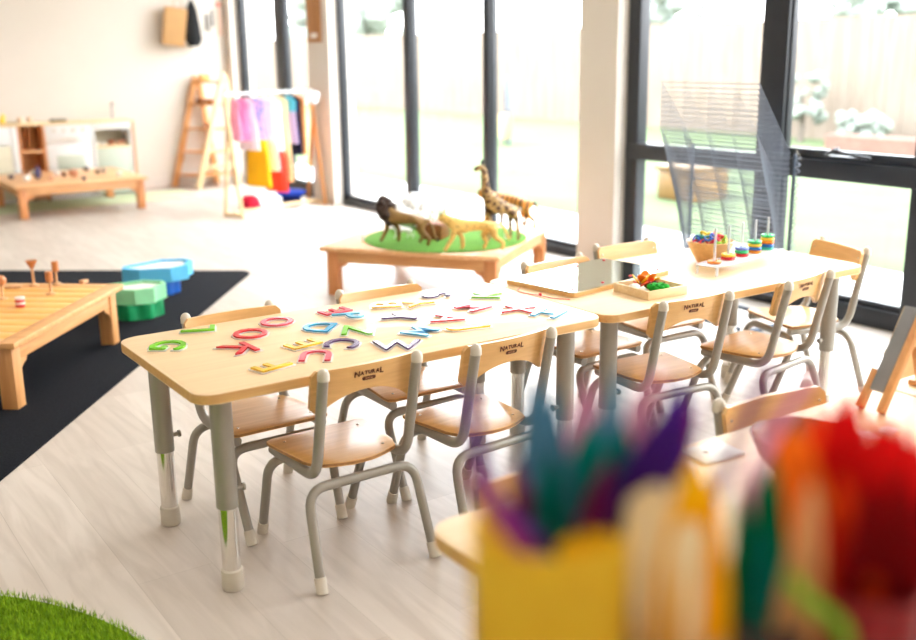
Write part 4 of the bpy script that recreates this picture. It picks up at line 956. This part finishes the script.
# ------------------------------------------------------------------ things on the nearest tables
bw = empty('brown_bowl', (1.462, 1.075, TX)); B().lathe([(0, 0), (.048, 0), (.052, .005), (.083, .042), (.095, .074), (.091, .076), (.086, .069), (.074, .040), (.044, .010), (0, .009)], seg=40).obj('shell', M['terracotta'], bw); tag(bw, 'wide brown wooden bowl on the near table behind the red feathers', 'bowl')
p = at(713, 453, z=TX); cd = empty('white_card', (p.x, p.y, TX), R(-6))
n = 12; b_ = B(); b_.prism(rrect(-.048, -.036, .048, .036, .004), 0, .003, .0005); b_.obj('card', M['paper'], cd)
B().lathe([(0, 0), (.0055, 0), (.0055, .0006), (0, .0006)], (-.014, .004, .0031), 14).obj('punched_hole', colour('hole_brown', (120, 84, 60)), cd); tag(cd, 'white card with a punched hole at the near table edge', 'card')
for i, (u, v, a, lab) in enumerate(((887, 431, 20, 'torn white paper scrap right of the brown bowl'), (868, 436, 70, 'smaller white paper scrap beside the bowl rim'))):
    p = at(u, v, z=TX); o = B().prism([(-.022, -.012), (.02, -.016), (.026, .004), (.004, .016), (-.018, .012)], 0, .0035, .0006).obj('paper_scrap', M['paper'], None, (p.x, p.y, TX), R(a)); tag(o, lab, 'paper', 'paper scraps on the near table')
# tilted grey stand
sd = empty('display_stand', (1.845, 1.205, TX))
lean = Matrix.Rotation(R(31), 4, 'Y')
B().box((-.007, -.012, .045), (.007, .020, .236), .002, mtx=lean).obj('grey_panel', M['grey_board'], sd)
B().box((-.007, -.0275, .004), (.010, -.0125, .236), .002, mtx=lean).obj('frame_leg', M['pine_z'], sd)
B().box((-.007, .0205, .004), (.010, .0345, .09), .002, mtx=lean).obj('frame_leg', M['pine_z'], sd)
B().box((.0105, -.026, .16), (.020, .032, .240), .002, mtx=lean).obj('rear_panel', M['pale'], sd)
B().box((-.006, -.010, 0), (.006, .018, .168), .002, mtx=Matrix.Translation((.195, 0, 0.002)) @ Matrix.Rotation(R(-20), 4, 'Y')).obj('prop', M['pine_z'], sd)
tag(sd, 'leaning grey panel stand with a wooden frame at the right', 'stand')
ft = empty('framed_tray', (2.175, 1.20, TX), R(4)); B().box((-.10, -.075, 0), (.10, .075, .012), .002).obj('frame', M['pine'], ft); B().box((-.088, -.063, .0122), (.088, .063, .014)).obj('picture', colour('tray_picture', (214, 218, 228)), ft, smooth=False); tag(ft, 'wooden framed picture tray at the right edge', 'tray')

# ------------------------------------------------------------------ blurred craft jars in the foreground
ND = Vector((fw.x, fw.y, 0)).normalized()
CZ = .80
cb = empty('storage_cabinet', (.425, .405, 0), -YAW)
B().box((-.20, -.17, .02), (.30, .115, CZ-.0255), .004).obj('carcass', M['pale'], cb); B().box((-.21, -.18, CZ-.025), (.31, .12, CZ), .004).obj('top', M['pale_x'], cb); B().box((-.19, -.16, 0), (.29, .105, .0195)).obj('plinth', M['pale'], cb, smooth=False)
tag(cb, 'pale wooden cabinet carrying the blurred craft jars at the very front', 'cabinet')
def spot(u, d): r = at(u, 600, d=d); return Vector((r.x, r.y, CZ+.0005))
def jar(name, u, d, r, h, mat, label):
    p = spot(u, d); t = empty(name, p); B().lathe([(0, 0), (r*.92, 0), (r, .006), (r, h-.002), (r*.97, h), (r*.93, h-.002), (r*.93, .008), (0, .006)], seg=36).obj('body', mat, t)
    torus_b = B(); torus(torus_b, (0, 0, h), r*.965, .0022, seg=30, rs=6); torus_b.obj('rim', mat, t)
    return tag(t, label, 'jar', 'craft jars at the front'), p
_, pY = jar('craft_jar', 550, .615, .046, .187, glow_through('jar_yellow', (255, 222, 76), .55, .35), 'blurred amber yellow jar at the left of the craft materials')
_, pC = jar('craft_jar', 678, .60, .0265, .125, glow_through('jar_cream', (252, 224, 170), .5, .35), 'blurred cream jar of wooden sticks in the middle')
_, pG = jar('craft_jar', 768, .60, .0235, .135, plain('jar_brown', (74, 44, 40), .4), 'blurred dark brown jar with green feathers')
_, pR = jar('craft_jar', 868, .60, .0310, .155, plain('jar_wine', (140, 14, 22), .4), 'blurred wine red jar of red feathers at the right')
def feather_mesh(nm, mat, L, w):
    b_ = B(); n = 16
    def f(t): return w*(math.sin(pi*min(1, (t*.96+.04)))**.6)*(1-.35*t)
    def fn(u_, v_):
        t = .22+.78*u_; s = (v_-.5)*2; ww = f(u_)
        return Vector((s*ww, abs(s)*ww*.35+.010*sin(t*3)*t, t*L))
    b_.grid(fn, n, 8); fo = b_.mesh(nm, mat)
    q = B(); q.tube([(0, .010*sin(t*3)*t-.0006, t*L) for t in [k/10 for k in range(11)]], [.0014, .0005], 6); return fo, q.mesh(nm+'_quill', M['paper'])
FC = {'teal': (0, 112, 104), 'slate': (66, 108, 132), 'violet': (66, 30, 112), 'plum': (118, 30, 84), 'mauve': (186, 120, 150), 'green': (0, 104, 66), 'amber': (255, 190, 16), 'red': (204, 18, 18), 'vermilion': (224, 62, 16), 'orange': (232, 110, 24), 'peach': (226, 166, 110), 'crimson': (132, 8, 14)}
FM = {}
for k, v in FC.items(): FM[k] = feather_mesh('feather', glow_through('feather_'+k, v, .45, .8), 1, .11)
def feather(base, tip_u, tip_v, d, c, wid, label, grp):
    a = Vector(base); t = at(tip_u, tip_v, d=d); L = (t-a).length; z = (t-a).normalized()
    y = -fw; x = y.cross(z).normalized(); y = z.cross(x)
    o = add('craft_feather', FM[c][0]); ml = Matrix((x, y, z)).transposed().to_4x4(); ml.translation = a
    o.matrix_world = ml @ Matrix.Diagonal((wid, L, L, 1)); add('quill', FM[c][1], o)
    tag(o, label, 'feather', grp)
def foot(p, r, z=.012): a = random.uniform(0, 2*pi); return p+Vector((r*cos(a), r*sin(a), z))
random.seed(21)
G1 = 'cool coloured feathers in the amber jar'
for tu, tv, d, c, w, lab in ((534, 366, .62, 'slate', .17, 'tall slate blue feather rising left in the amber jar'), (552, 384, .60, 'slate', .16, 'slate blue feather right of the tallest one'), (592, 418, .61, 'teal', .24, 'broad teal feather in the middle of the amber jar'), (626, 422, .62, 'teal', .24, 'second broad teal feather leaning right in the amber jar'), (590, 372, .64, 'mauve', .16, 'pale mauve feather behind the teal ones'), (640, 385, .63, 'mauve', .15, 'pale mauve feather leaning right above the cream sticks'), (684, 372, .62, 'violet', .22, 'deep violet feather leaning right over the cream jar'), (672, 402, .60, 'violet', .25, 'dark violet feather lower beside the cream sticks'), (622, 362, .65, 'slate', .15, 'slate feather behind the mauve ones'), (553, 452, .59, 'teal', .18, 'short teal feather at the front of the amber jar'), (512, 452, .60, 'plum', .12, 'plum feather at the left of the amber jar'), (610, 452, .59, 'plum', .12, 'plum feather low in front of the teal pair'), (700, 395, .63, 'plum', .14, 'plum feather leaning far right over the cream jar')):
    feather(foot(pY, .022), tu, tv, d, c, w, lab, G1)
for tu, tv, d, c, w, lab in ((694, 452, .57, 'amber', .22, 'amber feather tip above the cream sticks'), (708, 478, .58, 'amber', .18, 'short amber feather right of the cream sticks')):
    feather(foot(pC, .012), tu, tv, d, c, w, lab, 'amber feathers in the cream jar')
for tu, tv, d, c, w, lab in ((752, 462, .60, 'green', .17, 'upright dark green feather in the brown jar'), (772, 455, .61, 'green', .15, 'second dark green feather leaning right in the brown jar'), (738, 490, .58, 'green', .14, 'short green feather leaning left in the brown jar'), (812, 478, .55, 'peach', .15, 'peach feather leaning right between green and red'), (760, 520, .57, 'teal', .13, 'small teal feather low in the brown jar')):
    feather(foot(pG, .010), tu, tv, d, c, w, lab, 'feathers in the brown jar')
k = 0
where = ['at the far left of the red bunch', 'left of the red bunch', 'left of centre in the red bunch', 'in the centre of the red bunch', 'right of centre in the red bunch', 'at the right of the red bunch', 'cut by the right picture edge']
for tu, tv, d, c, w in ((776, 412, .63, 'orange', .19), (798, 425, .61, 'orange', .18), (812, 405, .64, 'vermilion', .20), (834, 398, .62, 'red', .20), (850, 384, .63, 'red', .20), (858, 420, .60, 'red', .22), (880, 410, .62, 'red', .22), (902, 418, .63, 'red', .22), (920, 430, .61, 'red', .22), (840, 470, .58, 'vermilion', .18), (870, 480, .57, 'crimson', .20), (900, 470, .58, 'crimson', .20), (818, 500, .58, 'red', .17), (934, 480, .60, 'crimson', .2), (890, 445, .59, 'red', .2)):
    hgt = 'tall' if tv < 415 else ('middling' if tv < 450 else 'short')
    feather(foot(pR, .012), tu, tv, d, c, w, f'{hgt} {c} feather {where[min(6, max(0, int((tu-765)/25)))]}', 'red and orange feathers in the wine red jar'); k += 1
# craft sticks
for i, (tu, tv, d) in enumerate(((640, 492, .60), (655, 484, .60), (670, 480, .61), (684, 488, .59), (698, 505, .60), (664, 500, .58), (646, 510, .585), (688, 520, .58))):
    a = pC+Vector((.010*cos(i*2.4), .010*sin(i*2.4), .012)); t = at(tu, tv, d=d); L = (t-a).length; z = (t-a).normalized(); y = -fw; x = y.cross(z).normalized(); y = z.cross(x)
    b_ = B(); b_.prism([(-.010, 0), (.010, 0), (.010, L-.008), (.006, L-.002), (0, L), (-.006, L-.002), (-.010, L-.008)], -.001, .001)
    o = b_.obj('craft_stick', wood('craft_stick_birch', (255, 238, 196), (250, 224, 170), 1, .6) if i == 0 else bpy.data.materials['craft_stick_birch'])
    o.matrix_world = Matrix.Translation(a) @ Matrix((x, z, -y)).transposed().to_4x4(); tag(o, 'blurred cream wooden craft stick standing in the cream jar', 'craft stick', 'craft sticks in the cream jar')
for i, (tu, tv, d) in enumerate(((572, 535, .595), (590, 528, .60), (606, 530, .59), (580, 545, .58))):
    a = pY+Vector((.012+.005*i, .004*i-.02, .012)); t = at(tu, tv, d=d); L = (t-a).length; z = (t-a).normalized(); y = -fw; x = y.cross(z).normalized(); y = z.cross(x)
    b_ = B(); b_.prism([(-.009, 0), (.009, 0), (.009, L-.006), (0, L), (-.009, L-.006)], -.001, .001)
    o = b_.obj('craft_stick', colour('stick_amber', (255, 200, 20))); o.matrix_world = Matrix.Translation(a) @ Matrix((x, z, -y)).transposed().to_4x4(); tag(o, 'short amber yellow stick at the right inside the amber jar', 'craft stick', 'amber sticks in the amber jar')
for i in range(6):
    a = pY-ND*.030+rt*(-.028+.010*i)+Vector((0, 0, .010)); L = .105+.02*((i*3) % 4)/3
    b_ = B(); b_.prism(rrect(-.0045, 0, .0045, L, .004, 4), -.001, .001); o = b_.obj('craft_stick', bpy.data.materials['craft_stick_birch'])
    y = -ND; o.matrix_world = Matrix.Translation(a) @ Matrix((rt, (Vector((0, 0, 1))), Vector((rt.y, -rt.x, 0)))).transposed().to_4x4() if 0 else Matrix.Translation(a) @ Matrix.Rotation(-YAW, 4, 'Z') @ Matrix.Rotation(R(90), 4, 'X')
    tag(o, 'pale stick standing inside the front of the amber jar', 'craft stick', 'pale sticks in the amber jar')
def cleaner(pts, c, label):
    b_ = B(); b_.tube([at(u, v, d=d) if not isinstance(u, Vector) else u for u, v, d in pts], .0042, 8, .02)
    o = b_.obj('pipe_cleaner', colour('fuzzy_'+c, {'purple': (96, 44, 140), 'magenta': (150, 40, 110), 'plum': (120, 60, 110), 'pink': (206, 130, 160), 'green': (110, 170, 40)}[c], rough=.9)); tag(o, label, 'pipe cleaner', 'fuzzy pipe cleaners among the feathers')
cleaner([(pY+Vector((-.02, .005, .012)), 0, 0), (545, 545, .60), (500, 510, .60), (478, 455, .60), (468, 388, .60)], 'purple', 'purple pipe cleaner curving up at the far left')
cleaner([(pY+Vector((-.01, -.012, .012)), 0, 0), (532, 560, .57), (495, 515, .57), (470, 470, .57)], 'magenta', 'magenta pipe cleaner below the curving purple one')
cleaner([(pC+Vector((.008, .004, .012)), 0, 0), (705, 520, .61), (742, 430, .62), (772, 362, .63)], 'plum', 'thin plum pipe cleaner crossing the chair behind the bowl')
cleaner([(pG+Vector((-.006, 0, .012)), 0, 0), (745, 480, .59), (790, 405, .62), (812, 376, .63)], 'pink', 'pink pipe cleaner leaning right toward the bowl')
cleaner([(pY+Vector((.015, .01, .012)), 0, 0), (625, 470, .62), (655, 385, .64), (662, 372, .64)], 'pink', 'pink pipe cleaner upright between the violet feathers')
cleaner([(pR+Vector((-.012, -.008, .012)), 0, 0), (845, 625, .555), (805, 600, .555), (790, 575, .56)], 'green', 'light green pipe cleaner bent low before the red jar')

# ------------------------------------------------------------------ light
w = bpy.data.worlds.new('sky'); S.world = w; w.use_nodes = True; nt = w.node_tree
bg = nt.nodes['Background']; bg.inputs['Strength'].default_value = 12
tc = nt.nodes.new('ShaderNodeTexCoord'); sx = nt.nodes.new('ShaderNodeSeparateXYZ'); r = nt.nodes.new('ShaderNodeValToRGB')
nt.links.new(tc.outputs['Generated'], sx.inputs[0]); nt.links.new(sx.outputs['Z'], r.inputs['Fac'])
r.color_ramp.elements[0].color = (1, 1, 1, 1); r.color_ramp.elements[1].color = (.80, .90, 1, 1); nt.links.new(r.outputs['Color'], bg.inputs['Color'])
sun = bpy.data.lights.new('sun', 'SUN'); sun.energy = 6; sun.angle = R(4); sun.color = (1, .98, .95)
so = bpy.data.objects.new('sun', sun); COL.objects.link(so); so.rotation_euler = (R(38), R(-28), 0)
S.view_settings.view_transform = 'Standard'; S.view_settings.look = 'None'; S.view_settings.gamma = 1; S.view_settings.use_curve_mapping = False
S.view_settings.exposure = 0.22
S.cycles.use_denoising = True
S.cycles.max_bounces = 8; S.cycles.transparent_max_bounces = 24; S.cycles.sample_clamp_indirect = 6
